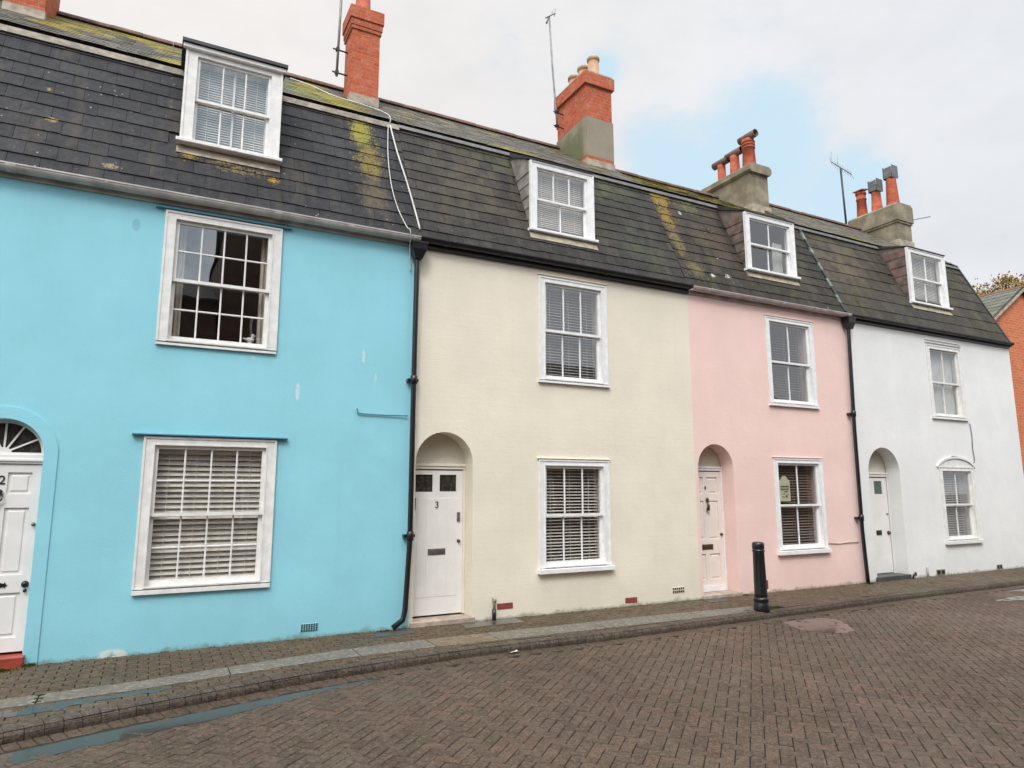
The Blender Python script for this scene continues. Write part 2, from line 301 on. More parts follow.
# ---------------------------------------------------------------- mesh builder (world coordinates)
class MB:
    def __init__(s): s.v = []; s.f = []; s.tone = []; s.mi = []; s.cur = 0; s.sm = []; s.smooth = False
    def face(s, idx, tone=.5): s.f.append(idx); s.tone.append(tone); s.mi.append(s.cur); s.sm.append(s.smooth)
    def add(s, vs, fs, tone=.5):
        b = len(s.v); s.v += [tuple(v) for v in vs]
        for f in fs: s.face([b+i for i in f], tone)
    def box(s, x0, x1, y0, y1, z0, z1, tone=.5):
        s.add([(x0,y0,z0),(x1,y0,z0),(x1,y1,z0),(x0,y1,z0),(x0,y0,z1),(x1,y0,z1),(x1,y1,z1),(x0,y1,z1)],
              [(0,3,2,1),(4,5,6,7),(0,1,5,4),(1,2,6,5),(2,3,7,6),(3,0,4,7)], tone); return s
    def bbox(s, x0, x1, y0, y1, z0, z1, b=.006, tone=.5):
        """box with chamfered edges on its street side (-y) and top"""
        xs = [x0, x1]; zs = [z0, z1]
        s.add([(x0,y0+b,z0),(x1,y0+b,z0),(x1,y1,z0),(x0,y1,z0),(x0,y0+b,z1),(x1,y0+b,z1),(x1,y1,z1),(x0,y1,z1),
               (x0+b,y0,z0+b),(x1-b,y0,z0+b),(x1-b,y0,z1-b),(x0+b,y0,z1-b)],
              [(0,3,2,1),(4,5,6,7),(1,2,6,5),(2,3,7,6),(3,0,4,7),(8,9,10,11),(0,1,9,8),(1,5,10,9),(5,4,11,10),(4,0,8,11)], tone); return s
    def prism(s, poly, axis, a0, a1, tone=.5):
        """convex/concave 2D poly extruded along axis. axis x: poly=(y,z); y: (x,z); z: (x,y)"""
        def P(p, a): return (a, p[0], p[1]) if axis == 'x' else ((p[0], a, p[1]) if axis == 'y' else (p[0], p[1], a))
        n = len(poly); s.add([P(p, a0) for p in poly]+[P(p, a1) for p in poly],
            [tuple(range(n)), tuple(range(2*n-1, n-1, -1))]+[(i, i+n, (i+1) % n+n, (i+1) % n) for i in range(n)], tone); return s
    def plate(s, loops, y0, y1, tone=.5):
        """plate in the xz plane with holes: loops[0] outline, the others holes; y0 street side"""
        tris = tessellate_polygon([[Vector((p[0], p[1], 0)) for p in L] for L in loops])
        flat = [p for L in loops for p in L]; b = len(s.v)
        s.v += [(p[0], y0, p[1]) for p in flat]+[(p[0], y1, p[1]) for p in flat]; n = len(flat)
        for t in tris:
            s.face([b+i for i in t], tone); s.face([b+n+i for i in reversed(t)], tone)
        k = 0
        for L in loops:
            m = len(L)
            for i in range(m):
                j = (i+1) % m; s.face([b+k+i, b+k+j, b+n+k+j, b+n+k+i], tone)
            k += m
        return s
    def tube(s, pts, r, n=10, caps=True, tone=.5):
        pts = [Vector(p) for p in pts]; rr = r if isinstance(r, (list, tuple)) else [r]*len(pts); b = len(s.v); sm = s.smooth; s.smooth = True
        ref = None
        for i, p in enumerate(pts):
            d = (pts[min(i+1, len(pts)-1)]-pts[max(i-1, 0)]).normalized()
            if ref is None: ref = Vector((0, 0, 1)) if abs(d.z) < .9 else Vector((1, 0, 0))
            u = d.cross(ref).normalized(); w = d.cross(u).normalized()
            for k in range(n):
                a = 2*pi*k/n; s.v.append(tuple(p+(u*cos(a)+w*sin(a))*rr[i]))
        for i in range(len(pts)-1):
            for k in range(n):
                s.face([b+i*n+k, b+i*n+(k+1) % n, b+(i+1)*n+(k+1) % n, b+(i+1)*n+k], tone)
        s.smooth = False
        if caps: s.face([b+k for k in range(n)], tone); s.face([b+(len(pts)-1)*n+k for k in reversed(range(n))], tone)
        s.smooth = sm; return s
    def lathe(s, c, prof, n=24, tone=.5, flute=None):
        b = len(s.v); s.smooth = True
        for i, (r, z) in enumerate(prof):
            for k in range(n):
                a = 2*pi*k/n; q = r
                if flute and flute[0] <= z <= flute[1]: q = r*(1-flute[2]*(.5-.5*cos(a*flute[3])))
                s.v.append((c[0]+q*cos(a), c[1]+q*sin(a), c[2]+z))
        for i in range(len(prof)-1):
            for k in range(n): s.face([b+i*n+k, b+i*n+(k+1) % n, b+(i+1)*n+(k+1) % n, b+(i+1)*n+k], tone)
        s.smooth = False
        s.face([b+k for k in reversed(range(n))], tone); s.face([b+(len(prof)-1)*n+k for k in range(n)], tone)
        return s
    def ellip(s, c, r, n=12, m=8, tone=.5):
        b = len(s.v); s.smooth = True
        for i in range(m+1):
            th = pi*i/m
            for k in range(n):
                a = 2*pi*k/n; s.v.append((c[0]+r[0]*sin(th)*cos(a), c[1]+r[1]*sin(th)*sin(a), c[2]+r[2]*cos(th)))
        for i in range(m):
            for k in range(n): s.face([b+i*n+k, b+(i+1)*n+k, b+(i+1)*n+(k+1) % n, b+i*n+(k+1) % n], tone)
        s.smooth = False; return s
    def build(s, name, mats, parent=None, fix=True):
        me = bpy.data.meshes.new(name)
        off = Vector((0, 0, 0)); p = parent
        while p is not None: off += p.location; p = p.parent
        me.from_pydata([tuple(Vector(v)-off) for v in s.v], [], s.f); 
        if not isinstance(mats, (list, tuple)): mats = [mats]
        for m in mats: me.materials.append(m)
        me.polygons.foreach_set('material_index', s.mi); me.polygons.foreach_set('use_smooth', s.sm)
        at = me.attributes.new('tone', 'FLOAT', 'FACE'); at.data.foreach_set('value', s.tone)
        me.update()
        if fix:
            bm = bmesh.new(); bm.from_mesh(me); bmesh.ops.recalc_face_normals(bm, faces=bm.faces); bm.to_mesh(me); bm.free()
        o = bpy.data.objects.new(name, me); COL.objects.link(o); o.parent = parent
        return o

def tag(o, label=None, cat=None, group=None, kind=None):
    if label: o['label'] = label
    if cat: o['category'] = cat
    if group: o['group'] = group
    if kind: o['kind'] = kind
    return o
def empty(name, loc, label, cat, group=None):
    o = bpy.data.objects.new(name, None); COL.objects.link(o); o.location = loc; o.empty_display_size = .2
    return tag(o, label, cat, group)

def arch_loop(cx, r, spring, z0=0., n=20, cx0=None):
    L = [(cx+r, z0)]
    L += [(cx+r*cos(pi*i/n), spring+r*sin(pi*i/n)) for i in range(n+1)]
    L += [(cx-r, z0)]; return L
def rect(x0, x1, z0, z1): return [(x0, z0), (x1, z0), (x1, z1), (x0, z1)]

# ---------------------------------------------------------------- windows
def bars_mesh(mb, x0, x1, z0, z1, y0, y1, cols, rows, w=.02):
    for i in range(1, cols):
        x = x0+(x1-x0)*i/cols; mb.bbox(x-w/2, x+w/2, y0, y1, z0, z1, .004)
    for j in range(1, rows):
        z = z0+(z1-z0)*j/rows
        for i in range(cols):
            a = x0+(x1-x0)*i/cols+(w/2 if i else 0); b = x0+(x1-x0)*(i+1)/cols-(w/2 if i < cols-1 else 0)
            mb.bbox(a, b, y0+.001, y1, z-w/2, z+w/2, .004)
def sash(parent, x0, x1, z0, z1, y, cols, rows, m, st=.042, top=.04, bot=.05, bw=.02, d=.035):
    mb = MB(); mb.plate([rect(x0, x1, z0, z1), rect(x0+st, x1-st, z0+bot, z1-top)], y, y+d)
    bars_mesh(mb, x0+st, x1-st, z0+bot, z1-top, y+.006, y+d-.004, cols, rows, bw)
    mb.build('sash', m, parent)
    return (x0+st, x1-st, z0+bot, z1-top)
def blind(parent, x0, x1, z0, z1, y, pitch, w, tilt, m, cords=3):
    mb = MB(); n = int((z1-z0)/pitch)
    for i in range(n):
        z = z1-pitch*(i+.5)+random.uniform(-.001, .001); t = R(tilt+random.uniform(-2.5, 2.5)); dy = w/2*cos(t); dz = w/2*sin(t)
        sag = random.uniform(-.002, .002)
        mb.add([(x0, y-dy, z-dz+sag), (x1, y-dy, z-dz-sag), (x1, y+dy, z+dz-sag), (x0, y+dy, z+dz+sag),
                (x0, y-dy, z-dz+.0025+sag), (x1, y-dy, z-dz+.0025-sag), (x1, y+dy, z+dz+.0025-sag), (x0, y+dy, z+dz+.0025+sag)],
               [(0,3,2,1),(4,5,6,7),(0,1,5,4),(1,2,6,5),(2,3,7,6),(3,0,4,7)])
    mb.box(x0, x1, y-.02, y+.02, z1, z1+.04); mb.box(x0, x1, y-.02, y+.02, z1-pitch*n-.02, z1-pitch*n-.004)
    for i in range(cords):
        x = x0+(x1-x0)*(i+.5)/cords; mb.box(x-.003, x+.003, y-w/2-.004, y-w/2-.002, z0, z1)
    return mb.build('blind', m, parent)
def curtain(parent, x0, x1, z0, z1, y, m, folds=6, amp=.025, name='curtain'):
    mb = MB(); mb.smooth = True; n = folds*6; v = []; f = []
    for j in range(2):
        for i in range(n+1):
            a = i/n; v.append((x0+(x1-x0)*a, y+amp*sin(a*folds*2*pi+(j*.6)), z1 if j == 0 else z0))
    for i in range(n): f.append((i, i+1, n+2+i, n+1+i))
    mb.add(v, f); return mb.build(name, m, parent)

def make_window(root, x0, x1, z0, z1, cols, rows, m, casing=.1, yf=-.018, fill=None, sill=.05, sillx=.03, silly=.05, drop=.0, group=None, label=None, lowcols=None, sw=.042, bw=.02, zmeet=None):
    """double-hung box sash window, outer casing rect, returns frame object"""
    c = casing; mb = MB()
    zi = z0+sill
    outer = rect(x0, x1, zi, z1); inner = rect(x0+c, x1-c, zi+.02, z1-c*.8)
    mb.plate([outer, inner], yf, .05)
    # staff bead round the opening and moulded outer edge
    b = .014; mb.plate([rect(x0+c-b, x1-c+b, zi+.006, z1-c*.8+b), rect(x0+c+.001, x1-c-.001, zi+.021, z1-c*.8-.001)], yf-.008, yf+.002)
    e = .02; mb.plate([rect(x0-.004, x1+.004, zi-.001, z1+.004), rect(x0+e, x1-e, zi+.0005, z1-e)], yf-.01, yf+.002)
    # lining of the box behind the casing
    mb.plate([rect(x0+.02, x1-.02, zi+.002, z1-.02), rect(x0+c+.002, x1-c-.002, zi+.022, z1-c*.8-.002)], .05, .135)
    fr = mb.build('window', m, root)
    if label: fr['label'] = label
    X0, X1, Z0, Z1 = x0+c, x1-c, zi+.02, z1-c*.8
    zm = zmeet or (Z0+Z1)/2
    y1 = yf+.035; y2 = y1+.042
    g = []
    g.append(((sash(fr, X0, X1, zm-.02, Z1, y1, cols, rows, m, st=sw, bot=.038, bw=bw)), y1+.02))
    g.append(((sash(fr, X0, X1, Z0, zm+.02, y2, lowcols or cols, rows, m, st=sw, top=.038, bot=.06, bw=bw)), y2+.02))
    mb = MB()
    for (a, bb, cc, d), y in g: mb.add([(a, y, cc), (bb, y, cc), (bb, y, d), (a, y, d)], [(0, 1, 2, 3)])
    mb.build('pane', M['glass'], fr, fix=False)
    s = MB(); s.add([(x0-sillx, yf-silly, z0), (x1+sillx, yf-silly, z0), (x1+sillx, .1, z0), (x0-sillx, .1, z0),
                     (x0-sillx, yf-silly, zi-.018), (x1+sillx, yf-silly, zi-.018), (x1+sillx, .1, zi-.001), (x0-sillx, .1, zi-.001)],
                    [(0,3,2,1),(4,5,6,7),(0,1,5,4),(1,2,6,5),(2,3,7,6),(3,0,4,7)])
    s.build('sill', m, fr)
    if fill: fill(fr, X0, X1, Z0, Z1)
    return fr

EAVE = 5.33; BY, BZ = 1.02, 7.58; RY, RZ = 3.0, 9.12
def man(z): return (z-EAVE)*BY/(BZ-EAVE)

# ---------------------------------------------------------------- roof
def slates(mb, x0, x1, p0, p1, rows, w, lift=.013, skip=(), jit=.006, th=.007, gap=.004, tonef=None):
    """p0=(y,z) eave, p1=(y,z) top"""
    d = Vector((0, p1[0]-p0[0], p1[1]-p0[1])); L = d.length; d.normalize(); nrm = Vector((0, -d.z, d.y)); 
    if nrm.y > 0: nrm = -nrm
    h = L/rows
    for j in range(rows):
        off = (w/2 if j % 2 else 0)+random.uniform(-.02, .02); x = x0-off
        while x < x1:
            a, b = max(x, x0)+gap/2, min(x+w, x1)-gap/2; x += w
            if b-a < .03: continue
            xm = (a+b)/2; s0 = j*h+random.uniform(-jit, jit)*.6; s1 = (j+1)*h+.02
            zc = p0[1]+d.z*(j+.5)*h
            out = False
            for (sx0, sx1, sz0, sz1) in skip:
                if zc > sz0 and zc < sz1:
                    if xm > sx0 and xm < sx1: out = True
                    else:
                        if a < sx0 < b: b = sx0
                        if a < sx1 < b: a = sx1
            if out or b-a < .02: continue
            s1 = min(s1, L)
            l0 = lift+random.uniform(0, .005); tw = random.uniform(-.0025, .0025); rot = random.uniform(-.004, .004)
            P = lambda xx, s, l: Vector((xx, p0[0], p0[1]))+d*s+nrm*l
            if random.random() < .04 and j > 0: s0 -= .012
            v = [P(a, s0+rot, l0+tw), P(b, s0-rot, l0-tw), P(b, s1, .003), P(a, s1, .003), P(a, s0+rot, l0+tw-th), P(b, s0-rot, l0-tw-th), P(b, s1, -.004), P(a, s1, -.004)]
            t = min(1, max(0, random.gauss(.45, .26)))
            if tonef: t = tonef(t, xm, zc)
            mb.add(v, [(0,1,2,3),(4,7,6,5),(0,4,5,1),(1,5,6,2),(3,2,6,7),(0,3,7,4)], t)

def pot(root_ch, c, h, r0, r1, m, rim=True, rings=0, name='chimney_pot'):
    prof = [(r0*1.06, 0), (r0*1.08, .05), (r0, .07), (r0*.99, h*.1), (r1, h-.1)]
    for i in range(rings):
        z = h-.24+i*.075; prof += [(r1, z-.012), (r1*1.14, z), (r1*1.14, z+.025), (r1, z+.037)]
    prof = sorted(prof, key=lambda p: p[1]) if rings else prof
    if rim: prof += [(r1, h-.09), (r1*1.16, h-.08), (r1*1.18, h-.02), (r1*1.05, h)]
    else: prof += [(r1, h)]
    prof += [(r1*.8, h), (r1*.78, h-.1)]
    o = MB().lathe(c, prof, 20).build(name, m, root_ch); return o

def chimney(house, x0, x1, y0, y1, zb, zs, zt, kind, pots):
    """kind: 'brick','half','cement'"""
    mb = MB(); 
    mats = [M['brick'], M['cement_mossy'] if kind == 'half' else M['cement'], M['cement_light'], M['brick']]
    if kind == 'brick':
        mb.cur = 2; mb.box(x0-.012, x1+.012, y0-.012, y1+.012, zb-.6, zs)
        mb.cur = 0; mb.box(x0, x1, y0, y1, zs, zt-.42)
        mb.box(x0-.022, x1+.022, y0-.022, y1+.022, zt-.42, zt-.35); mb.box(x0-.035, x1+.035, y0-.035, y1+.035, zt-.35, zt-.23)
        mb.box(x0-.055, x1+.055, y0-.055, y1+.055, zt-.23, zt)
    elif kind == 'half':
        mb.cur = 2; mb.box(x0-.03, x1+.03, y0-.03, y1, zb-.6, zb+.2)
        mb.cur = 0; mb.box(x0-.015, x1+.015, y0-.016, y1, zb+.2, zb+.27)
        mb.cur = 0; mb.box(x0, x1, y0, y1, zb+.27, zt-.29)
        mb.cur = 1; e = .018  # render coat, lower towards the back
        mb.prism([(y0-e, zb+.27), (y1+e, zb+.27), (y1+e, zs-.03), (y0+.02, zs), (y0-e, zs)], 'x', x0-e, x1+e)
        mb.cur = 0; mb.box(x0-.05, x1+.05, y0-.05, y1+.05, zt-.29, zt-.03)
        mb.cur = 2; mb.box(x0-.02, x1+.02, y0-.02, y1+.02, zt-.03, zt+.02)
    else:
        mb.cur = 2; mb.box(x0-.03, x1+.03, y0-.03, y1, zb-.6, zb+.06)
        mb.cur = 1; mb.box(x0, x1, y0, y1, zb+.06, zs)
        hh = zt-zs
        if hh > .4:
            mb.box(x0-.03, x1+.03, y0-.03, y1+.03, zs, zs+.06); mb.box(x0-.055, x1+.055, y0-.055, y1+.055, zs+.06, zt-.05)
            mb.prism([(x0-.055, zt-.05), (x1+.055, zt-.05), (x1-.02, zt+.02), (x0+.02, zt+.02)], 'y', y0-.05, y1+.05)
        else:
            mb.prism([(x0-.02, zs), (x0-.07, zs+.05), (x0-.07, zt-.05), (x0, zt), (x1, zt), (x1+.07, zt-.05), (x1+.07, zs+.05), (x1+.02, zs)], 'y', y0-.07, y1+.07)
    ch = mb.build('chimney', mats, house)
    for p in pots:
        o = pot(ch, p['c'], p['h'], p['r0'], p['r1'], M[p.get('m', 'terracotta')], p.get('rim', True), p.get('rings', 0))
        cx, cy, cz = p['c']; zt_ = cz+p['h']
        if p.get('cap') == 'tee':
            k = MB(); L = .25; r = .095
            n = 16; k.smooth = True; b = len(k.v)
            for rr, in ((r,), (r*.86,)):
                for yy in (cy-L, cy+L):
                    for q in range(n): a = 2*pi*q/n; k.v.append((cx+rr*cos(a), yy, zt_+.07+rr*sin(a)))
            for q in range(n):
                q2 = (q+1) % n
                k.face([b+q, b+q2, b+n+q2, b+n+q]); k.face([b+2*n+q, b+3*n+q, b+3*n+q2, b+2*n+q2])
                k.face([b+q, b+2*n+q, b+2*n+q2, b+q2]); k.face([b+n+q, b+n+q2, b+3*n+q2, b+3*n+q])
            k.build('cowl', M['sooty'], ch, fix=False)
        if p.get('cap') == 'box':
            k = MB(); s = .135
            k.plate([rect(cx-s, cx+s, zt_-.02, zt_+.34)], cy-s, cy-s+.012); k.plate([rect(cx-s, cx+s, zt_-.02, zt_+.34)], cy+s-.012, cy+s)
            k.box(cx-s-.004, cx-s+.008, cy-s*.82, cy+s*.82, zt_+.0, zt_+.30); k.box(cx+s-.008, cx+s+.004, cy-s*.82, cy+s*.82, zt_+.0, zt_+.30)
            k.box(cx-s*.95, cx+s*.95, cy-s*.9, cy+s*.9, zt_+.12, zt_+.135)
            k.build('cowl', M['galv'], ch)
        if p.get('cap') == 'tile':
            k = MB(); k.prism([(cx-.16, zt_+.005), (cx+.16, zt_+.07), (cx+.16, zt_+.1), (cx-.16, zt_+.035)], 'y', cy-.15, cy+.15); k.build('cowl', M['terracotta'], ch)
    return ch

def build_roof(house, x0, x1, slate_m, upper_m, rows, w, skip, ridge_drop=0., strip='lead', upskip=(), tonef=None, verge=False):
    mb = MB()
    # mansard shell under the slates
    def slab(pa, pb, t, skp=()):
        d = Vector((pb[0]-pa[0], pb[1]-pa[1])).normalized(); n = Vector((d.y, -d.x))
        segs = [(x0, x1)]
        for (a, b) in skp:
            segs = [q for s in segs for q in ((s[0], min(s[1], a)), (max(s[0], b), s[1])) if q[1]-q[0] > .01]
        for (a, b) in segs:
            mb.prism([pa, pb, (pb[0]+n.x*t, pb[1]+n.y*t), (pa[0]+n.x*t, pa[1]+n.y*t)], 'x', a, b, .1)
    slab((man(EAVE)+.0, EAVE), (BY, BZ), .05, [(s[0]+.03, s[1]-.03) for s in skip])
    for s in skip:   # below the dormer the shell carries on
        zz = s[2]+.08; mb.prism([(0, EAVE), (man(zz), zz), (man(zz)+.046, zz-.02), (.046, EAVE-.02)], 'x', s[0]+.03, s[1]-.03, .1)
    rz = RZ-ridge_drop; uy, uz = BY-.065, BZ+.0
    slab((uy+.04, uz+.015), (RY, rz), .05)
    mb.prism([(RY, rz), (6.1, 6.3), (6.1, 6.25), (RY, rz-.05)], 'x', x0, x1, .3)
    slates(mb, x0, x1, (0-.045, EAVE-.05), (BY, BZ), rows, w, skip=skip, tonef=tonef)
    slates(mb, x0, x1, (uy, uz), (RY, rz), 14, .26, lift=.007, th=.004)
    rf = mb.build('roof', [slate_m], house)
    # upper slates need their own look
    for p in rf.data.polygons:
        c = p.center
        if c.z > BZ+.005 and c.y > BY-.1: p.material_index = 1
    rf.data.materials.append(upper_m)
    # ridge tiles
    rb = MB(); x = x0
    while x < x1-.01:
        xe = min(x+.45, x1)-.006; n = 8; r = .1+random.uniform(-.004, .004); dz = random.uniform(-.006, .006)
        P = [(RY+r*1.1*cos(pi*i/n), rz-.03+dz+r*sin(pi*i/n)) for i in range(n+1)]
        rb.prism(P, 'x', x, xe); x += .45
    rb.build('ridge', M['ridge'], house)
    # flashing along the break
    fb = MB()
    if strip == 'mortar':
        fb.prism([(BY-.115, BZ-.16), (BY-.085, BZ-.06), (BY-.02, BZ-.03), (BY, BZ-.1), (BY-.04, BZ-.17)], 'x', x0, x1)
        fm = M['flash']
    else:
        fb.prism([(BY-.105, BZ-.115), (BY-.085, BZ-.05), (BY-.02, BZ-.02), (BY, BZ-.1), (BY-.05, BZ-.13)], 'x', x0, x1)
        fm = M['lead']
    fb.build('flashing', fm, house)
    return rf

def shell(house, x0, x1, loops, paint, ridge_drop=0., extra=(), inner=None):
    mb = MB(); mb.plate([rect(x0, x1, -.3, EAVE-.05)]+loops, 0, .3)
    wl = mb.build('wall', paint, house)
    mb = MB(); rz = RZ-ridge_drop
    prof = [(.3, -.3), (6, -.3), (6, 6.25), (RY, rz-.08), (BY+.07, BZ-.05), (.12, EAVE-.06), (.3, EAVE-.06)]
    mb.prism(prof, 'x', x0+.004, x0+.11); mb.prism(prof, 'x', x1-.11, x1-.004)
    mb.box(x0+.11, x1-.11, 5.85, 5.99, -.3, 6.2)
    mb.box(x0+.11, x1-.11, .3, 5.85, -.05, -.01); mb.box(x0+.11, x1-.11, .3, 5.85, 2.72, 2.8); mb.box(x0+.11, x1-.11, .3, 5.85, 5.2, 5.28)
    mb.box(x0+.11, x1-.11, 3.2, 3.3, -.01, 2.72); mb.box(x0+.11, x1-.11, 3.2, 3.3, 2.8, 5.2); mb.box(x0+.11, x1-.11, 2.1, 2.2, 5.28, 7.9)
    mb.build('party_wall', M['interior'], house)
    return wl

def gutter(house, x0, x1, m, r=.062, yc=-.095, zc=5.285, fascia=None, brackets=True):
    mb = MB(); n = 8; t = .008
    pts = [(yc+r*cos(pi+pi*i/n), zc+r*sin(pi+pi*i/n)) for i in range(n+1)]+[(yc+(r-t)*cos(2*pi-pi*i/n), zc+(r-t)*sin(2*pi-pi*i/n)) for i in range(n+1)]
    mb.smooth = False; mb.prism(pts, 'x', x0, x1)
    mb.box(x0, x1, yc-r-.006, yc-r+.006, zc-.004, zc+.012)
    x = x0+.35
    while x < x1 and brackets:
        P = [(yc+(r+.006)*cos(pi+pi*i/n), zc+(r+.006)*sin(pi+pi*i/n)) for i in range(n+1)]+[(yc+(r+.001)*cos(2*pi-pi*i/n), zc+(r+.001)*sin(2*pi-pi*i/n)) for i in range(n+1)]
        w = random.choice((.03, .03, .09)); mb.prism(P, 'x', x, x+w); x += .93
    mb.build('gutter', m, house)
    f = MB(); f.bbox(x0, x1, -.028, -.002, EAVE-.16, EAVE-.05, .004); f.build('fascia', fascia or m, house)

def downpipe(house, pts, m=None, hopper=None):
    m = m or M['black']; mb = MB(); mb.tube(pts, .036, 12)
    for i in range(len(pts)-1):
        a, b = Vector(pts[i]), Vector(pts[i+1]); L = (a-b).length
        if L > .8:
            for k in range(1, int(L/1.7)+1):
                c = a.lerp(b, min(.98, k*1.7/L)); d = (b-a).normalized()
                mb.tube([c-d*.06, c-d*.055, c+d*.055, c+d*.06], [.038, .047, .047, .038], 12); mb.box(c.x-.075, c.x+.075, c.y+.02, -.001 if c.y < 0 else c.y+.04, c.z-.02, c.z+.02)
    p = mb.build('downpipe', m, house)
    if hopper:
        x, y, z = hopper; h = MB()
        h.add([(x-.11, y-.085, z+.1), (x+.11, y-.085, z+.1), (x+.11, y+.085, z+.1), (x-.11, y+.085, z+.1), (x-.1, y-.08, z), (x+.1, y-.08, z), (x+.1, y+.08, z), (x-.1, y+.08, z),
               (x-.05, y-.05, z-.13), (x+.05, y-.05, z-.13), (x+.05, y+.05, z-.13), (x-.05, y+.05, z-.13)],
              [(0,1,2,3),(0,4,5,1),(1,5,6,2),(2,6,7,3),(3,7,4,0),(4,8,9,5),(5,9,10,6),(6,10,11,7),(7,11,8,4),(11,10,9,8)])
        h.box(x-.118, x+.118, y-.093, y+.09, z+.085, z+.115); h.build('hopper', m, p)
    return p

def dormer(house, x0, x1, z0, z1, yf, cols, rows, m, cheek_m, flat, fill, lowcols=None, sill=.05, casing=.13):
    """flat: True -> flat lead roof; False -> roof leaning back to the break line"""
    mb = MB(); yb = man(z0)
    top_back = BZ-.02 if not flat else z1+.02
    yb2 = min(man(top_back), BY)+.03

    # hung slates on the cheeks
    rows_n = 6; cheeks = []
    for side, xx in ((-1, x0+.02), (1, x1-.02)):
        mb = MB(); a, b = (x0+.02, x0+.07) if side < 0 else (x1-.07, x1-.02)
        mb.prism([(yf+.03, z0+.0), (man(z0)+.02, z0-.03), (yb2+.02, top_back), (yf+.03, z1)], 'x', a, b); cheeks.append(mb)
        for j in range(rows_n):
            za = z0+.03+(z1-z0)*j/rows_n; zb = za+(z1-z0)/rows_n-.0; y1 = min(man((za+zb)/2)+.06, BY)
            w = .012; xa, xb = (xx-w-.004*0, xx) if side < 0 else (xx, xx+w)
            lo = w*1.0
            if side < 0: mb.add([(xx-lo, yf+.03, za), (xx-lo, y1, za), (xx-.002, y1, zb), (xx-.002, yf+.03, zb)], [(0, 1, 2, 3)])
            else: mb.add([(xx+lo, yf+.03, za), (xx+lo, y1, za), (xx+.002, y1, zb), (xx+.002, yf+.03, zb)], [(0, 1, 2, 3)])
    c = casing; f = MB()
    f.plate([rect(x0, x1, z0+sill, z1), rect(x0+c, x1-c, z0+sill+.02, z1-.1)], yf, yf+.05)
    f.plate([rect(x0+.03, x1-.03, z0+sill+.002, z1-.02), rect(x0+c+.002, x1-c-.002, z0+sill+.022, z1-.102)], yf+.05, yf+.14)
    e = .025; f.plate([rect(x0-.004, x1+.004, z0+sill, z1+.002), rect(x0+e, x1-e, z0+sill+.001, z1-e)], yf-.012, yf+.001)
    if flat: f.bbox(x0-.04, x1+.04, yf-.05, yf+.0, z1-.035, z1+.03, .01)
    dm = f.build('dormer', m, house)
    for q in cheeks: q.build('cheek', cheek_m, dm)
    X0, X1, Z0, Z1 = x0+c, x1-c, z0+sill+.02, z1-.1; zm = (Z0+Z1)/2; y1 = yf+.035; y2 = y1+.042
    g = [(sash(dm, X0, X1, zm-.02, Z1, y1, cols, rows, m, st=.035, top=.035, bot=.035), y1+.02), (sash(dm, X0, X1, Z0, zm+.02, y2, lowcols or cols, rows, m, st=.035, top=.035, bot=.045), y2+.02)]
    p = MB()
    for (a, b, cc, d), y in g: p.add([(a, y, cc), (b, y, cc), (b, y, d), (a, y, d)], [(0, 1, 2, 3)])
    p.build('pane', M['glass'], dm, fix=False)
    s = MB(); s.bbox(x0-.045, x1+.045, yf-.07, yf+.06, z0, z0+sill-.001, .008); s.build('sill', m, dm)
    # apron under the sill, lying on the slates
    a = MB(); za, zb = z0-.13, z0+.005; o = .03
    a.prism([(man(za)-o-.012, za), (man(zb)-o-.012, zb), (man(zb)+.01, zb), (man(za)+.01, za)], 'x', x0-.03, x1+.03); a.build('apron', M['cement_light'], dm)
    t = MB()
    if flat:
        t.prism([(yf-.08, z1+.031), (yf-.08, z1+.075), (BY+.15, z1+.16), (BY+.15, z1+.10)], 'x', x0-.055, x1+.055)
        t.build('dormer_roof', M['leaddark'], dm)
    else:
        t.prism([(yf-.03, z1+.004), (yf-.03, z1+.022), (BY-.10, BZ-.05), (BY+.05, BZ-.04), (BY+.05, BZ-.09)], 'x', x0+.0, x1+.012)
        t.build('dormer_roof', M['leaddark'], dm)
    if fill: fill(dm, X0, X1, Z0, Z1, y2+.05)
    return dm

def textmesh(body, size, depth, loc, m, parent):
    cu = bpy.data.curves.new('digit', 'FONT'); cu.body = body; cu.size = size; cu.extrude = depth; cu.align_x = 'CENTER'; cu.align_y = 'CENTER'
    o = bpy.data.objects.new('digit_tmp', cu); COL.objects.link(o); bpy.context.view_layer.update()
    dg = bpy.context.evaluated_depsgraph_get(); me = bpy.data.meshes.new_from_object(o.evaluated_get(dg))
    bpy.data.objects.remove(o); me.materials.clear(); me.materials.append(m)
    me.transform(Matrix.Rotation(R(90), 4, 'X'))
    off = Vector((0, 0, 0)); p = parent
    while p is not None: off += p.location; p = p.parent
    me.transform(Matrix.Translation(Vector(loc)-off))
    ob = bpy.data.objects.new('house_number', me); COL.objects.link(ob); ob.parent = parent; return ob

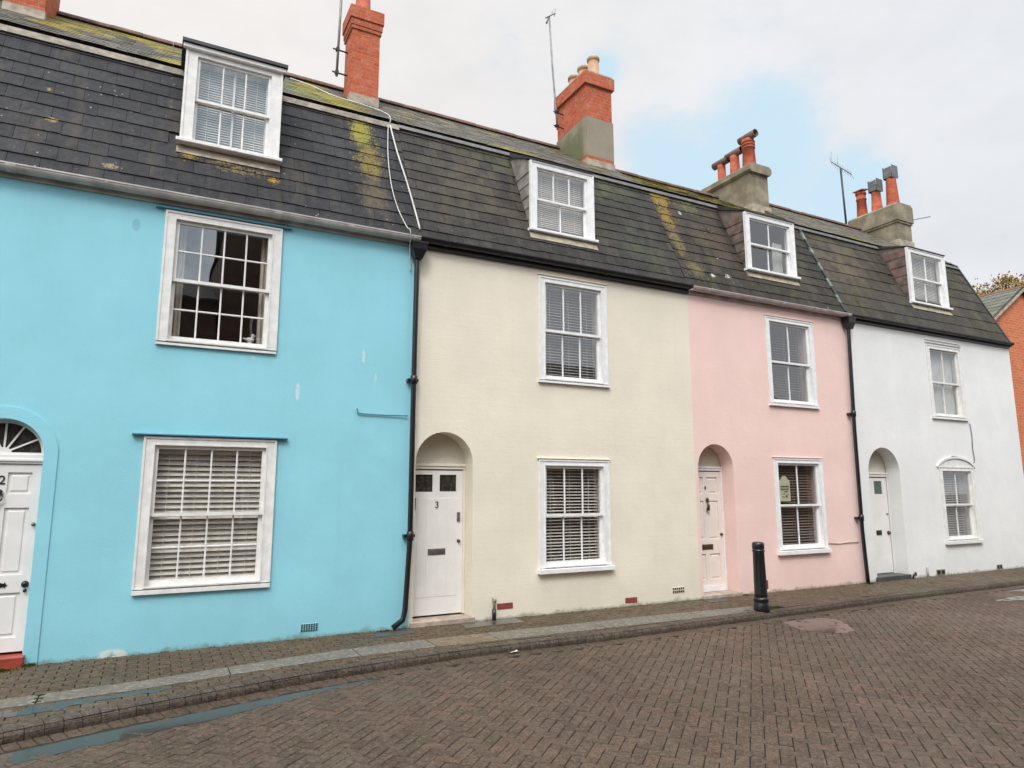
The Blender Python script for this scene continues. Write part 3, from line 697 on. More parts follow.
def panel_door(house, x0, x1, z0, z1, y, panels, m, planks=0, glazed=()):
    mb = MB(); holes = [rect(*p) for p in panels]+[rect(*g) for g in glazed]
    mb.plate([rect(x0, x1, z0, z1)]+holes, y, y+.045)
    for p in panels:
        a, b, c, d = p; mb.box(a-.0, b+.0, y+.018, y+.04, c, d); mb.bbox(a+.03, b-.03, y+.006, y+.02, c+.03, d-.03, .012)
    o = mb.build('door', m, house)
    for gz in glazed:
        a, b, c, d = gz; g = MB(); g.box(a, b, y+.016, y+.022, c, d); g.build('door_glass', M['doorglass'], o)
    return o
M['doorglass'] = simple('dark_patterned_glass', (.05, .045, .04), .08, .5, 18, .5, 60)
M['doorglass_green'] = simple('green_grey_glass', (.09, .12, .10), .12, .3, 18, .5, 60)
def knob(parent, x, y, z, r, m):
    mb = MB(); mb.tube([(x, y, z), (x, y-.02, z)], r*.5, 10); mb.ellip((x, y-.03, z), (r, r*.6, r), 12, 8); mb.tube([(x, y-.001, z), (x, y-.006, z)], r*1.25, 14); mb.build('knob', m, parent)
def letterbox(parent, x, y, z, w, h, m):
    mb = MB(); mb.bbox(x-w/2, x+w/2, y-.008, y, z-h/2, z+h/2, .003); mb.bbox(x-w/2+.018, x+w/2-.018, y-.016, y-.008, z-h/2+.016, z+h/2-.016, .004); mb.build('letterbox', m, parent)
def airbrick(house, x0, x1, z0, z1, m, holes=(4, 3), y=-.006):
    mb = MB(); mb.cur = 0; mb.bbox(x0, x1, y, .0, z0, z1, .002); mb.cur = 1
    nx, nz = holes
    for i in range(nx):
        for j in range(nz):
            cx = x0+(x1-x0)*(i+.5)/nx; cz = z0+(z1-z0)*(j+.5)/nz; w = (x1-x0)/nx*.33; h = (z1-z0)/nz*.33
            mb.box(cx-w, cx+w, y-.004, y+.001, cz-h, cz+h)
    mb.build('air_vent', [m, M['hole']], house)
def hood(house, x0, x1, z, m, d=.05, t=.014):
    MB().bbox(x0, x1, -d, -.0005, z, z+t, .003).build('drip_ledge', m, house)

G = 'terraced houses in the row'
# ================================================================= HOUSE 2 : blue
B0, B1 = -2.0, 3.08
h1 = empty('terraced_house', (B0, 0, 0), 'sky blue rendered terraced house with four-column sash windows and a fanlight over its door', 'house', G)
hx = B0
slate_blue = mat_slate('dark_slates_with_yellow_lichen', (.016, .016, .018), (.036, .036, .039), lichen=[
    ((2.12, .25, 6.0), (.16, .4, .13), (.42, .27, .03), .98), ((2.55, .25, 6.0), (.22, .4, .1), (.38, .23, .03), 1.05), ((3.15, .25, 5.85), (.16, .4, .1), (.40, .22, .02), 1.0),
    ((2.8, .2, 5.9), (.6, .4, .14), (.20, .15, .07), 1.1), ((.55, .5, 6.6), (.06, .3, .05), (.3, .2, .09), .95), ((.65, .3, 6.1), (.08, .3, .05), (.3, .2, .09), .95), ((1.3, .1, 5.55), (.12, .3, .06), (.28, .22, .14), 1.0),
    ((4.45, .75, 7.2), (.22, .7, .45), (.27, .24, .03), .80), ((4.52, .5, 6.6), (.26, .7, .6), (.20, .15, .03), .92), ((4.5, .25, 5.95), (.32, .7, .5), (.10, .08, .045), .98)], speck=.55)
upper_blue = mat_slate('mossy_upper_slates', (.055, .053, .048), (.13, .12, .10), moss=.5, speck=.2, lichen=[
    ((3.9, 1.6, 8.0), (1.1, 1.6, 1.2), (.20, .22, .015), .72), ((.8, 2.7, 8.9), (2.2, .8, .5), (.26, .19, .03), .86)])
w1u = rect(.02, 1.18, 3.49, 5.04); w1l = rect(-.02, 1.24, .675, 2.32)
arch1 = arch_loop(-1.42, .37, 2.15, 0.1)
shell(h1, B0, B1, [w1u, w1l, arch1], M['paint_blue'])
build_roof(h1, B0, B1, slate_blue, upper_blue, 11, .31, [(-.0, 1.2, 6.2, 7.6)], strip='mortar')
gutter(h1, B0, B1+.02, M['upvc'], r=.068, zc=5.275)
def fill_w1u(fr, X0, X1, Z0, Z1):
    curtain(fr, X0-.02, X0+.13, Z0-.05, Z1, .2, M['curtain'], 3, .018); curtain(fr, X1-.10, X1+.05, Z0-.05, Z1, .2, M['curtain'], 3, .018)
win1 = make_window(h1, -.08, 1.26, 3.455, 5.10, 4, 2, M['white'], casing=.115, fill=fill_w1u, sill=.045, sillx=.0, silly=.012, yf=-.022)
def fill_w1l(fr, X0, X1, Z0, Z1): blind(fr, X0+.012, X1-.012, Z0+.03, Z1-.04, .17, .0625, .066, 50, M['blind'], 4)
make_window(h1, -.115, 1.325, .63, 2.375, 4, 2, M['white'], casing=.115, fill=fill_w1l, sill=.06, sillx=.0, silly=.02, yf=-.022)
hood(h1, -.19, 1.375, 5.115, M['cableblue'], .05, .02); hood(h1, -.24, 1.45, 2.392, M['cableblue'], .06, .018)
# arch surround band
sb = MB(); L1 = arch_loop(-1.42, .50, 2.15, 0, 24); L2 = arch_loop(-1.42, .372, 2.15, 0, 24)
pts = L1+L2[::-1]; sb.plate([pts], -.012, -.0005); sb.build('door_surround', M['paint_blue'], h1)
# fanlight door
DY = .09
d = panel_door(h1, -1.775, -1.065, .13, 2.045, DY, [(-1.70, -1.48, 1.73, 1.96), (-1.355, -1.14, 1.73, 1.96), (-1.70, -1.48, .90, 1.59), (-1.355, -1.14, .90, 1.59), (-1.70, -1.48, .27, .72), (-1.355, -1.14, .27, .72)], M['door_white'])
textmesh('2', .13, .004, (-1.40, DY-.004, 1.875), M['black'], d)
kn = MB(); kn.tube([(-1.42+.045*sin(a*pi/6), DY-.035, 1.70+.045*cos(a*pi/6)) for a in range(13)], .009, 8); kn.ellip((-1.42, DY-.02, 1.755), (.04, .03, .03)); kn.ellip((-1.42, DY-.02, 1.62), (.014, .02, .02)); kn.build('knocker', M['black'], d)
lb = MB(); lb.bbox(-1.53, -1.31, DY-.008, DY, .775, .825, .003)
for q in (-1, 1):
    lb.prism([(-1.42+q*.11, .80+.022), (-1.42+q*.165, .80), (-1.42+q*.11, .80-.022)], 'y', DY-.008, DY); lb.prism([(-1.42+q*.125, .8), (-1.42+q*.14, .8+.032), (-1.42+q*.155, .8), (-1.42+q*.14, .8-.032)], 'y', DY-.007, DY)
lb.build('letterbox', M['black'], d)
knob(d, -1.105, DY, .80, .028, M['black']); knob(d, -1.102, DY, .735, .014, M['black']); knob(d, -1.087, DY, 1.415, .016, M['steel'])
fr = MB(); fr.bbox(-1.79, -1.05, DY-.02, DY+.06, 2.05, 2.15, .006); fr.bbox(-1.79, -1.05, DY-.035, DY-.02, 2.075, 2.105, .005); fr.bbox(-1.79, -1.775, DY, DY+.06, .1, 2.05, .002); fr.bbox(-1.065, -1.05, DY, DY+.06, .1, 2.05, .002)
A1 = arch_loop(-1.42, .369, 2.15, 2.15, 24); A2 = arch_loop(-1.42, .335, 2.15, 2.172, 24)
fr.plate([A1, A2], DY+.03, DY+.06)
for a in (30, 62, 90, 118, 150):
    a = R(a); p = Vector((-1.42+.05*cos(a), 2.165+.05*sin(a))); q = Vector((-1.42+.34*cos(a), 2.15+.34*sin(a))); n = Vector((-sin(a), cos(a)))*.009
    fr.prism([tuple(p-n), tuple(q-n), tuple(q+n), tuple(p+n)], 'y', DY+.032, DY+.05)
fr.prism([(-1.42+.075*cos(R(k*15)), 2.15+.075*sin(R(k*15))) for k in range(13)], 'y', DY+.028, DY+.055)
fr.build('door_frame', M['door_white'], h1)
fg = MB(); fg.plate([arch_loop(-1.42, .34, 2.15, 2.16, 24)], DY+.052, DY+.056); fg.build('fanlight', M['doorglass'], h1)
MB().bbox(-1.81, -1.03, -.08, .3, -.05, .105, .01).build('doorstep', M['redstep'], h1)
airbrick(h1, 1.715, 1.92, .075, .165, M['paint_blue'], (7, 4))
def fill_d1(dm, X0, X1, Z0, Z1, y):
    s = MB(); y0 = y+.01; zm = (Z0+Z1)/2
    for x in (X0+.02, X0+(X1-X0)*.5, X1-.045): s.box(x, x+.022, y0, y0+.02, Z0, Z1)
    s.build('inner_glazing_bars', M['white'], dm)
    blind(dm, X0+.01, X1-.01, Z0, Z1-.02, y+.07, .034, .033, 52, M['blind'], 3)
dormer(h1, -.0, 1.2, 6.13, 7.47, .27, 3, 1, M['white'], M['cheek'], True, fill_d1, casing=.14)
pots = [dict(c=(2.77, 2.25, 10.17), h=.7, r0=.14, r1=.12)]
chimney(h1, 2.54, 3.03, 2.0, 2.5, 8.25, 8.53, 10.17, 'brick', pots)
chimney(h1, -2.30, -1.83, 2.0, 3.1, 8.27, 8.50, 10.2, 'brick', [dict(c=(-2.06, 2.3, 10.2), h=.6, r0=.15, r1=.12), dict(c=(-2.06, 2.8, 10.2), h=.6, r0=.15, r1=.12)])

# ================================================================= HOUSE 3 : cream
C0, C1 = 3.08, 8.10
h2 = empty('terraced_house', (C0, 0, 0), 'cream painted brick terraced house with three-column sash windows and a boarded white door', 'house', G)
slate_cream = mat_slate('brown_green_slates', (.022, .021, .020), (.048, .044, .038), lichen=[
    ((1.2, .6, 6.6), (1.6, 1, 1.5), (.095, .076, .050), .9), ((2.0, .9, 7.3), (1.2, .6, .5), (.08, .085, .04), .95), ((4.0, .8, 7.2), (.9, .8, .7), (.09, .10, .05), .95), ((4.2, .3, 6.1), (1.2, .6, .9), (.07, .08, .045), 1.05)], speck=.25)
upper_cream = mat_slate('grey_upper_slates_cream', (.075, .07, .06), (.17, .155, .13), moss=.2, speck=.2, green=.6)
w2u = rect(5.16, 6.27, 3.42, 5.0); w2l = rect(5.14, 6.24, .63, 2.16)
arch2 = arch_loop(3.565, .425, 2.143, 0.03)
shell(h2, C0, C1, [w2u, w2l, arch2], M['paint_cream'])
build_roof(h2, C0, C1, slate_cream, upper_cream, 12, .245, [(5.07, 6.28, 5.92, 7.6)])
gutter(h2, C0+.03, C1, M['black'], r=.058, fascia=M['black'])
gb = MB(); gb.bbox(C0+.03, C1, -.05, -.03, 5.17, 5.23, .003); gb.build('eaves_board', M['blackflat'], h2)
def fill_w2u(fr, X0, X1, Z0, Z1): blind(fr, X0+.01, X1-.01, Z0+.02, Z1-.04, .17, .045, .029, 28, M['blind_dim'], 3)
def fill_w2l(fr, X0, X1, Z0, Z1): blind(fr, X0+.01, X1-.01, Z0+.02, Z1-.04, .17, .047, .033, 26, M['blind'], 3)
make_window(h2, 5.08, 6.345, 3.38, 5.05, 3, 1, M['white2'], casing=.105, fill=fill_w2u, sill=.05, sillx=.02, silly=.03, yf=-.016)
make_window(h2, 5.055, 6.32, .57, 2.215, 3, 1, M['white2'], casing=.105, fill=fill_w2l, sill=.075, sillx=.03, silly=.06, yf=-.016)
hood(h2, 5.03, 6.34, 2.228, M['paint_cream'], .035, .016); hood(h2, 5.06, 6.36, 5.075, M['paint_cream'], .03, .016)
# closed arch head and recess
DY2 = .27
MB().plate([arch_loop(3.565, .43, 2.143, 2.12, 20)], DY2+.02, DY2+.06).build('arch_panel', M['reveal_cream'], h2)
f = MB(); f.bbox(3.14, 3.99, DY2-.02, DY2+.03, 2.06, 2.125, .006); f.bbox(3.14, 3.99, DY2-.035, DY2-.0, 2.10, 2.14, .006); f.bbox(3.14, 3.18, DY2-.012, DY2+.05, .07, 2.06, .004); f.bbox(3.955, 3.99, DY2-.012, DY2+.05, .07, 2.06, .004); f.build('door_frame', M['cream_paint'], h2)
d = panel_door(h2, 3.182, 3.953, .085, 2.045, DY2, [], M['door_white'], glazed=[(3.24, 3.495, 1.745, 1.985), (3.60, 3.855, 1.75, 1.985)])
pk = MB()
for (a, b) in ((3.27, 3.40), (3.405, 3.565), (3.57, 3.73), (3.735, 3.87)): pk.bbox(a, b, DY2-.004, DY2, .32, 1.66, .004)
pk.build('plank_panel', M['door_white'], d)
textmesh('3', .13, .004, (3.56, DY2-.008, 1.565), M['steel'], d)
letterbox(d, 3.565, DY2-.004, .925, .26, .085, M['steel']); knob(d, 3.895, DY2, 1.06, .02, M['brass'])
q = MB(); q.bbox(3.865, 3.915, DY2-.02, DY2, 1.33, 1.46, .008); q.tube([(3.89, DY2-.02, 1.43), (3.89, DY2-.05, 1.39), (3.89, DY2-.02, 1.35)], .008); q.build('knocker', M['steel'], d)
q = MB(); q.bbox(3.19, 3.24, DY2-.03, DY2, 1.50, 1.66, .006); q.build('entry_keypad', M['black'], d)
MB().bbox(3.10, 4.03, -.02, .3, -.05, .06, .01).build('doorstep', M['stone'], h2)
airbrick(h2, 4.375, 4.62, .125, .205, M['ventred'], (0, 0)); airbrick(h2, 6.575, 6.80, .045, .125, M['ventred'], (0, 0)); airbrick(h2, 7.51, 7.755, .13, .22, M['paint_cream'], (6, 2))
q = MB(); q.tube([(4.31, -.035, -.01), (4.31, -.035, .14)], .028, 12); q.build('waste_pipe', M['black'], h2)
q = MB(); q.tube([(4.31, -.035, .14), (4.31, -.035, .27), (4.31, -.01, .30)], .02, 10); q.tube([(4.29, -.04, .26), (4.33, -.04, .26)], .03, 10); q.build('overflow_pipe', M['cement_light'], h2)
def fill_d2(dm, X0, X1, Z0, Z1, y): blind(dm, X0+.01, X1-.01, Z0, Z1-.02, y+.05, .034, .034, 50, M['blind'], 3)
dormer(h2, 5.065, 6.29, 5.85, 7.07, .20, 3, 1, M['white2'], M['cheek'], False, fill_d2, lowcols=2, casing=.12)
bp = [dict(c=(7.65, 2.05, 10.36), h=.46, r0=.12, r1=.115, m='buff'), dict(c=(7.65, 2.42, 10.36), h=.46, r0=.12, r1=.115, m='buff'), dict(c=(7.65, 2.80, 10.36), h=.46, r0=.12, r1=.115, m='buff')]
chimney(h2, 7.33, 7.97, 1.88, 3.0, 8.2, 9.32, 10.34, 'half', bp)
downpipe(h2, [(3.07, -.1, 5.2), (3.065, -.1, 4.95), (3.052, -.1, 2.84), (3.047, -.1, 1.14), (3.02, -.1, .6), (3.0, -.1, .24), (2.97, -.1, .12), (2.84, -.1, .035)], hopper=(3.075, -.11, 5.09))

# ================================================================= HOUSE 4 : pink
P0, P1 = 8.10, 12.3
h3 = empty('terraced_house', (P0, 0, 0), 'pale pink rendered terraced house with two-column sash windows behind the black bollard', 'house', G)
slate_pink = mat_slate('mottled_lichened_slates', (.022, .020, .017), (.050, .043, .034), lichen=[
    ((.22, .95, 7.35), (.30, .5, .32), (.27, .175, .03), .80), ((.20, .75, 6.85), (.24, .5, .4), (.25, .16, .03), .84), ((.2, .45, 6.3), (.2, .5, .5), (.17, .125, .05), .9), ((.35, .2, 5.7), (.3, .5, .3), (.15, .12, .05), .95), ((.9, .9, 7.3), (.5, .4, .3), (.12, .12, .06), 1.0), ((1.2, .5, 6.5), (1.1, 1, 1.4), (.085, .06, .042), .85), ((2.9, .5, 6.4), (1.3, 1, 1.2), (.085, .08, .05), .95),
    ((1.15, .2, 5.7), (.09, .2, .06), (.6, .58, .5), .8), ((.75, .15, 5.66), (.07, .2, .05), (.6, .58, .5), .8), ((1.1, .5, 6.1), (.06, .2, .05), (.55, .5, .4), .8), ((.62, .75, 7.1), (.05, .2, .06), (.6, .58, .5), .8)], green=.6, speck=.8)
upper_pink = mat_slate('green_mossy_upper_slates', (.055, .055, .038), (.12, .112, .072), moss=.7, speck=.1, green=1)
w3u = rect(10.06, 11.2, 3.36, 4.95); w3l = rect(10.05, 11.19, .69, 2.29)
arch3 = arch_loop(8.575, .405, 2.145, 0.03)
shell(h3, P0, P1, [w3u, w3l, arch3], M['paint_pink'], .18)
build_roof(h3, P0, P1, slate_pink, upper_pink, 11, .26, [(9.86, 11.22, 6.0, 7.6)], ridge_drop=.18)
gutter(h3, P0+.02, P1, M['upvc_pink'], r=.06, zc=5.275)
def fill_w3u(fr, X0, X1, Z0, Z1): blind(fr, X0+.01, X1-.01, Z0+.02, Z1-.04, .17, .05, .028, 20, M['blind_brown'], 3)
def fill_w3l(fr, X0, X1, Z0, Z1): blind(fr, X0+.01, X1-.01, Z0+.02, Z1-.04, .17, .05, .036, 26, M['blind_brown'], 3)
make_window(h3, 9.975, 11.27, 3.305, 5.0, 2, 1, M['white2'], casing=.1, fill=fill_w3u, sill=.06, sillx=.02, silly=.04, yf=-.01)
make_window(h3, 9.97, 11.27, .62, 2.335, 2, 1, M['white2'], casing=.1, fill=fill_w3l, sill=.08, sillx=.03, silly=.06, yf=-.01)
hood(h3, 9.95, 11.29, 2.35, M['paint_pink'], .03, .016); hood(h3, 9.96, 11.29, 5.015, M['paint_pink'], .03, .016)
DY3 = .29
MB().plate([arch_loop(8.575, .41, 2.145, 2.13, 20)], DY3+.02, DY3+.06).build('arch_panel', M['reveal_cream'], h3)
f = MB(); f.bbox(8.17, 8.98, DY3-.02, DY3+.03, 2.10, 2.16, .006); f.bbox(8.17, 8.98, DY3-.032, DY3-.0, 2.14, 2.175, .006); f.bbox(8.17, 8.21, DY3-.012, DY3+.05, .05, 2.1, .004); f.bbox(8.94, 8.98, DY3-.012, DY3+.05, .05, 2.1, .004); f.build('door_frame', M['white2'], h3)
d = panel_door(h3, 8.212, 8.938, .07, 2.085, DY3, [(8.29, 8.53, 1.70, 1.99), (8.62, 8.86, 1.70, 1.99), (8.29, 8.53, .92, 1.58), (8.62, 8.86, .92, 1.58), (8.29, 8.53, .25, .68), (8.62, 8.86, .25, .68)], M['door_pinkish'])
textmesh('4', .10, .004, (8.575, DY3-.004, 1.80), M['black'], d)
q = MB(); q.ellip((8.60, DY3-.02, 1.60), (.032, .02, .04)); q.tube([(8.60, DY3-.02, 1.58), (8.60, DY3-.045, 1.50), (8.60, DY3-.03, 1.42)], [.012, .02, .032], 10); q.build('knocker', M['brass'], d)
letterbox(d, 8.575, DY3, .795, .25, .09, M['brass']); knob(d, 8.90, DY3, 1.0, .02, M['brass'])
q = MB(); q.prism([(8.212, .055), (8.938, .055), (8.938, .15), (8.212, .15)], 'y', DY3-.03, DY3-.002); q.build('weather_bar', M['white2'], d)
MB().bbox(8.14, 9.02, -.03, .3, -.05, .05, .01).build('doorstep', M['stone'], h3)
airbrick(h3, 9.52, 9.66, .06, .21, M['ventred'], (0, 0))
def fill_d3(dm, X0, X1, Z0, Z1, y): curtain(dm, X0, X0+.10, Z0, Z1, y+.1, M['net'], 3, .015); curtain(dm, X1-.28, X1, Z0, Z1-.3, y+.1, M['net'], 4, .02)
dormer(h3, 9.86, 11.22, 5.94, 7.14, .22, 2, 1, M['white2'], M['cheekred'], False, fill_d3, casing=.12)
rp = [dict(c=(12.2, 2.13, 9.37), h=.78, r0=.165, r1=.14, rim=False, rings=3, cap='tee'), dict(c=(12.2, 2.58, 9.37), h=.56, r0=.13, r1=.11, cap='tee', rim=False), dict(c=(12.2, 3.02, 9.37), h=.52, r0=.105, r1=.10, cap='tee', rim=False)]
chimney(h3, 11.93, 12.5, 1.88, 3.35, 8.3, 9.15, 9.37, 'cement', rp)
downpipe(h3, [(12.25, -.1, 5.2), (12.24, -.1, 4.95), (12.175, -.1, 2.93), (12.165, -.1, 1.0), (12.2, -.1, .25), (12.215, -.1, 0)], hopper=(12.25, -.11, 5.1))

# ================================================================= HOUSE 5 : white
W0, W1 = 12.3, 18.36
h4 = empty('terraced_house', (W0, 0, 0), 'white rendered terraced house at the far end of the row with an arch-headed lower window', 'house', G)
slate_white = mat_slate('large_olive_slates', (.032, .028, .023), (.062, .053, .041), green=.9, speck=.15, lichen=[((3.0, .2, 5.7), (2.5, .5, .45), (.04, .04, .045), .85), ((.8, .6, 6.7), (1.6, .9, 1.3), (.135, .105, .07), .95)])
upper_white = mat_slate('grey_green_upper_slates', (.09, .083, .066), (.19, .17, .135), moss=.1, speck=.1, green=.6)
w4u = rect(15.05, 16.17, 3.355, 4.91)
w4l = [(15.07, .69), (16.2, .69), (16.2, 2.25)]+[(15.635+.565*cos(R(90-64+128*i/12))/cos(R(26)), 2.25-.235+.49*sin(R(26+128*i/12))) for i in range(1, 12)]+[(15.07, 2.25)]
arch4 = arch_loop(13.14, .5, 2.12, 0.03)
shell(h4, W0, W1, [w4u, w4l, arch4], M['paint_white'])
build_roof(h4, W0, W1-.0, slate_white, upper_white, 8, .42, [(15.02, 16.46, 6.0, 7.6)])
gutter(h4, W0+.05, W1, M['black'], r=.05, fascia=M['black'])
vg = MB(); vg.prism([(-.06, EAVE-.11), (-.05, EAVE-.0), (BY-.03, BZ+.02), (BY+.04, BZ-.04), (.04, EAVE-.11)], 'x', W1+.001, W1+.05); vg.build('verge_board', M['leaddark'], h4)
def fill_w4u(fr, X0, X1, Z0, Z1): curtain(fr, X0, X1, Z0-.02, Z1, .16, M['net'], 9, .018, 'net_curtain')
def fill_w4l(fr, X0, X1, Z0, Z1): blind(fr, X0+.01, X1-.01, Z0+.02, Z1-.04, .17, .05, .042, 35, M['blind_dim'], 3)
make_window(h4, 14.955, 16.25, 3.30, 4.96, 2, 1, M['white'], casing=.11, fill=fill_w4u, sill=.06, sillx=.02, silly=.04, yf=-.008)
make_window(h4, 14.99, 16.28, .62, 2.26, 2, 1, M['white'], casing=.11, fill=fill_w4l, sill=.08, sillx=.03, silly=.06, yf=-.008)
q = MB(); hd = [(14.99, 2.262), (16.28, 2.262)]+[(15.635+.645*cos(R(20+140*i/12))/cos(R(20)), 2.30-.07+.26*sin(R(20+140*i/12))) for i in range(13)]
q.plate([hd], -.004, .05); q.build('window_head', M['white'], h4)
q = MB(); a1 = [(15.635+.70*cos(R(16+148*i/14))/cos(R(20)), 2.25-.07+.31*sin(R(16+148*i/14))) for i in range(15)]; a2 = [(15.635+.66*cos(R(16+148*i/14))/cos(R(20)), 2.24-.07+.275*sin(R(16+148*i/14))) for i in range(15)]
q.plate([a1+a2[::-1]], -.03, -.001); q.build('drip_ledge', M['paint_white'], h4)
q = MB(); q.bbox(14.93, 16.27, -.03, -.001, 5.0, 5.015, .003); q.bbox(14.93, 16.27, -.03, -.001, 5.06, 5.075, .003); q.build('drip_ledge', M['paint_white'], h4)
DY4 = .29
MB().plate([arch_loop(13.14, .505, 2.12, 2.1, 20)], DY4+.02, DY4+.06).build('arch_panel', M['reveal_cream'], h4)
f = MB(); f.bbox(12.64, 13.64, DY4-.02, DY4+.03, 2.03, 2.09, .006); f.bbox(12.64, 13.64, DY4-.035, DY4-.0, 2.08, 2.12, .006); f.bbox(12.64, 12.72, DY4-.012, DY4+.05, .08, 2.03, .004); f.bbox(13.61, 13.64, DY4-.012, DY4+.05, .08, 2.03, .004); f.build('door_frame', M['door_white'], h4)
d = panel_door(h4, 12.722, 13.585, .1, 2.01, DY4, [], M['door_white'], glazed=[(13.19, 13.45, 1.68, 1.945)])
d.children[0].data.materials[0] = M['doorglass_green']
letterbox(d, 13.23, DY4, .90, .17, .10, M['black']); knob(d, 13.53, DY4, .89, .035, M['brass']); knob(d, 13.53, DY4, 1.27, .015, M['brass'])
MB().box(13.586, 13.609, DY4+.02, DY4+.04, .1, 2.02).build('door_gap', M['hole'], d)
MB().bbox(12.60, 13.68, -.03, .3, -.05, .085, .01).build('doorstep', M['darkstone'], h4)
q = MB(); q.tube([(13.70, -.03, -.02), (13.72, -.05, .08), (13.78, -.05, .11), (13.84, -.02, .06)], .018, 8); q.build('boot_scraper', M['black'], h4)
q = MB(); q.tube([(14.22, -.03, -.01), (14.22, -.03, .2)], .02, 8); q.build('waste_pipe', M['upvc'], h4)
airbrick(h4, 14.56, 14.86, .01, .12, M['cement'], (2, 1)); airbrick(h4, 16.80, 17.02, .01, .11, M['cement'], (2, 1))
def fill_d4(dm, X0, X1, Z0, Z1, y): blind(dm, X0+.01, X1-.01, Z0, Z1-.02, y+.05, .036, .036, 50, M['blind'], 3)
dormer(h4, 15.02, 16.46, 5.96, 7.30, .24, 2, 1, M['white2'], M['cheekred'], False, fill_d4, casing=.13)
wp = [dict(c=(17.76, 2.15, 9.54), h=.86, r0=.17, r1=.13, cap='box', rim=False), dict(c=(17.76, 2.62, 9.54), h=.66, r0=.15, r1=.12, cap='box', rim=False), dict(c=(17.76, 3.08, 9.54), h=.82, r0=.15, r1=.125, cap='tile', rings=1)]
chimney(h4, 17.45, 18.07, 1.9, 3.25, 8.42, 8.97, 9.52, 'cement', wp)
# strip of lead and mortar between the pink and the white roof
pm = MB()
def onroof(x, z, l=.03):
    k = Vector((0, BY, BZ-EAVE)).normalized(); n = Vector((0, -k.z, k.y)); return Vector((x, man(z), z))+n*l
zz = EAVE+.02; i = 0
while zz < BZ-.12:
    z2 = min(zz+.2, BZ-.1); a = onroof(0, zz, .012); b = onroof(0, z2, .012); c = onroof(0, z2, .045); dd = onroof(0, zz, .05)
    pm.cur = i % 2; pm.prism([(a.y, a.z), (b.y, b.z), (c.y, c.z), (dd.y, dd.z)], 'x', P1-.035, P1+.03 if i % 2 else P1+.035); zz = z2+.002; i += 1
    if i % 2: z2
pm.build('roof_upstand', [M['leaddark'], M['greenstrip']], h4)

# ================================================================= HOUSE 1 : neighbour at the left edge
N0, N1 = -7.2, -2.0
h0 = empty('terraced_house', (N0, 0, 0), 'neighbouring terraced house, only its slate roof edge showing in the top left corner', 'house', G)
shell(h0, N0, N1, [rect(-5.12, -3.98, 3.5, 4.98), rect(-5.14, -3.96, .7, 2.26), arch_loop(-6.6, .4, 2.14, .03)], M['paint_sage'])
build_roof(h0, N0, N1, slate_blue, upper_blue, 11, .31, [(-5.2, -3.98, 6.2, 7.6)], strip='mortar')
gutter(h0, N0, N1, M['upvc'], r=.068, zc=5.275)
def fill_n(fr, X0, X1, Z0, Z1): blind(fr, X0+.01, X1-.01, Z0+.02, Z1-.04, .17, .05, .04, 30, M['blind'], 3)
make_window(h0, -5.2, -3.9, 3.42, 5.05, 3, 1, M['white'], fill=fill_n); make_window(h0, -5.22, -3.88, .62, 2.33, 3, 1, M['white'], fill=fill_n)
MB().plate([arch_loop(-6.6, .405, 2.14, 2.12, 20)], .29, .33).build('arch_panel', M['reveal_cream'], h0)
panel_door(h0, -6.98, -6.22, .07, 2.1, .27, [(-6.9, -6.65, 1.1, 1.95), (-6.55, -6.3, 1.1, 1.95), (-6.9, -6.65, .25, .9), (-6.55, -6.3, .25, .9)], M['door_white'])
dormer(h0, -5.2, -3.98, 6.13, 7.47, .27, 3, 1, M['white'], M['cheek'], True, fill_d2, casing=.13)
MB().bbox(-7.02, -6.18, -.03, .3, -.05, .05, .01).build('doorstep', M['stone'], h0)

# ================================================================= ground
KP = [(-9, -3.6), (-4, -3.05), (-2, -2.55), (-.87, -2.235), (-.24, -2.02), (.5, -1.84), (1.42, -1.61), (2.48, -1.475), (3.1, -1.41), (3.7, -1.375), (5.1, -1.43), (6.8, -1.365), (8.87, -1.30), (11.5, -1.17), (15.5, -1.15), (40, -1.15)]
def kerb_raw(x):
    for (a, b), (c, d) in zip(KP, KP[1:]):
        if a <= x <= c:
            t = (x-a)/(c-a); return b+(d-b)*t
    return KP[0][1] if x < KP[0][0] else KP[-1][1]
def kerb_y(x): return sum(kerb_raw(x+q*.12) for q in (-3, -2, -1, 0, 1, 2, 3))/7
ZR = -.11; ZK = -.02
def zp(y): return ZK*min(1, -y/1.4)-.002
# base sheet
mb = MB(); S = 400; mb.add([(-S, -S, ZR-.02), (S, -S, ZR-.02), (S, S, ZR-.02), (-S, S, ZR-.02)], [(0, 1, 2, 3)])
tag(mb.build('ground', M['ground']), kind='structure')
def paver(mb, cx, cy, ang, L, W, z, t, bev=.0035, gap=.0034, zf=None, tiltj=.0012, h=.012):
    ca, sa = cos(ang), sin(ang); hl, hw = L/2-gap, W/2-gap
    def P(u, v, dz):
        x = cx+u*ca-v*sa; y = cy+u*sa+v*ca; return (x, y, (zf(y) if zf else z)+dz)
    j = [random.uniform(-tiltj, tiltj) for _ in range(2)]; dz = random.uniform(-.0015, .0015)
    T = [P(u*(hl-bev), v*(hw-bev), dz+j[0]*u+j[1]*v) for u, v in ((-1, -1), (1, -1), (1, 1), (-1, 1))]
    Bq = [P(u*hl, v*hw, dz-.0035) for u, v in ((-1, -1), (1, -1), (1, 1), (-1, 1))]
    D = [P(u*hl, v*hw, -h) for u, v in ((-1, -1), (1, -1), (1, 1), (-1, 1))]
    mb.add(T+Bq+D, [(0, 1, 2, 3)]+[(4+i, 4+(i+1) % 4, (i+1) % 4, i) for i in range(4)]+[(8+i, 8+(i+1) % 4, 4+(i+1) % 4, 4+i) for i in range(4)], t)
road = MB()
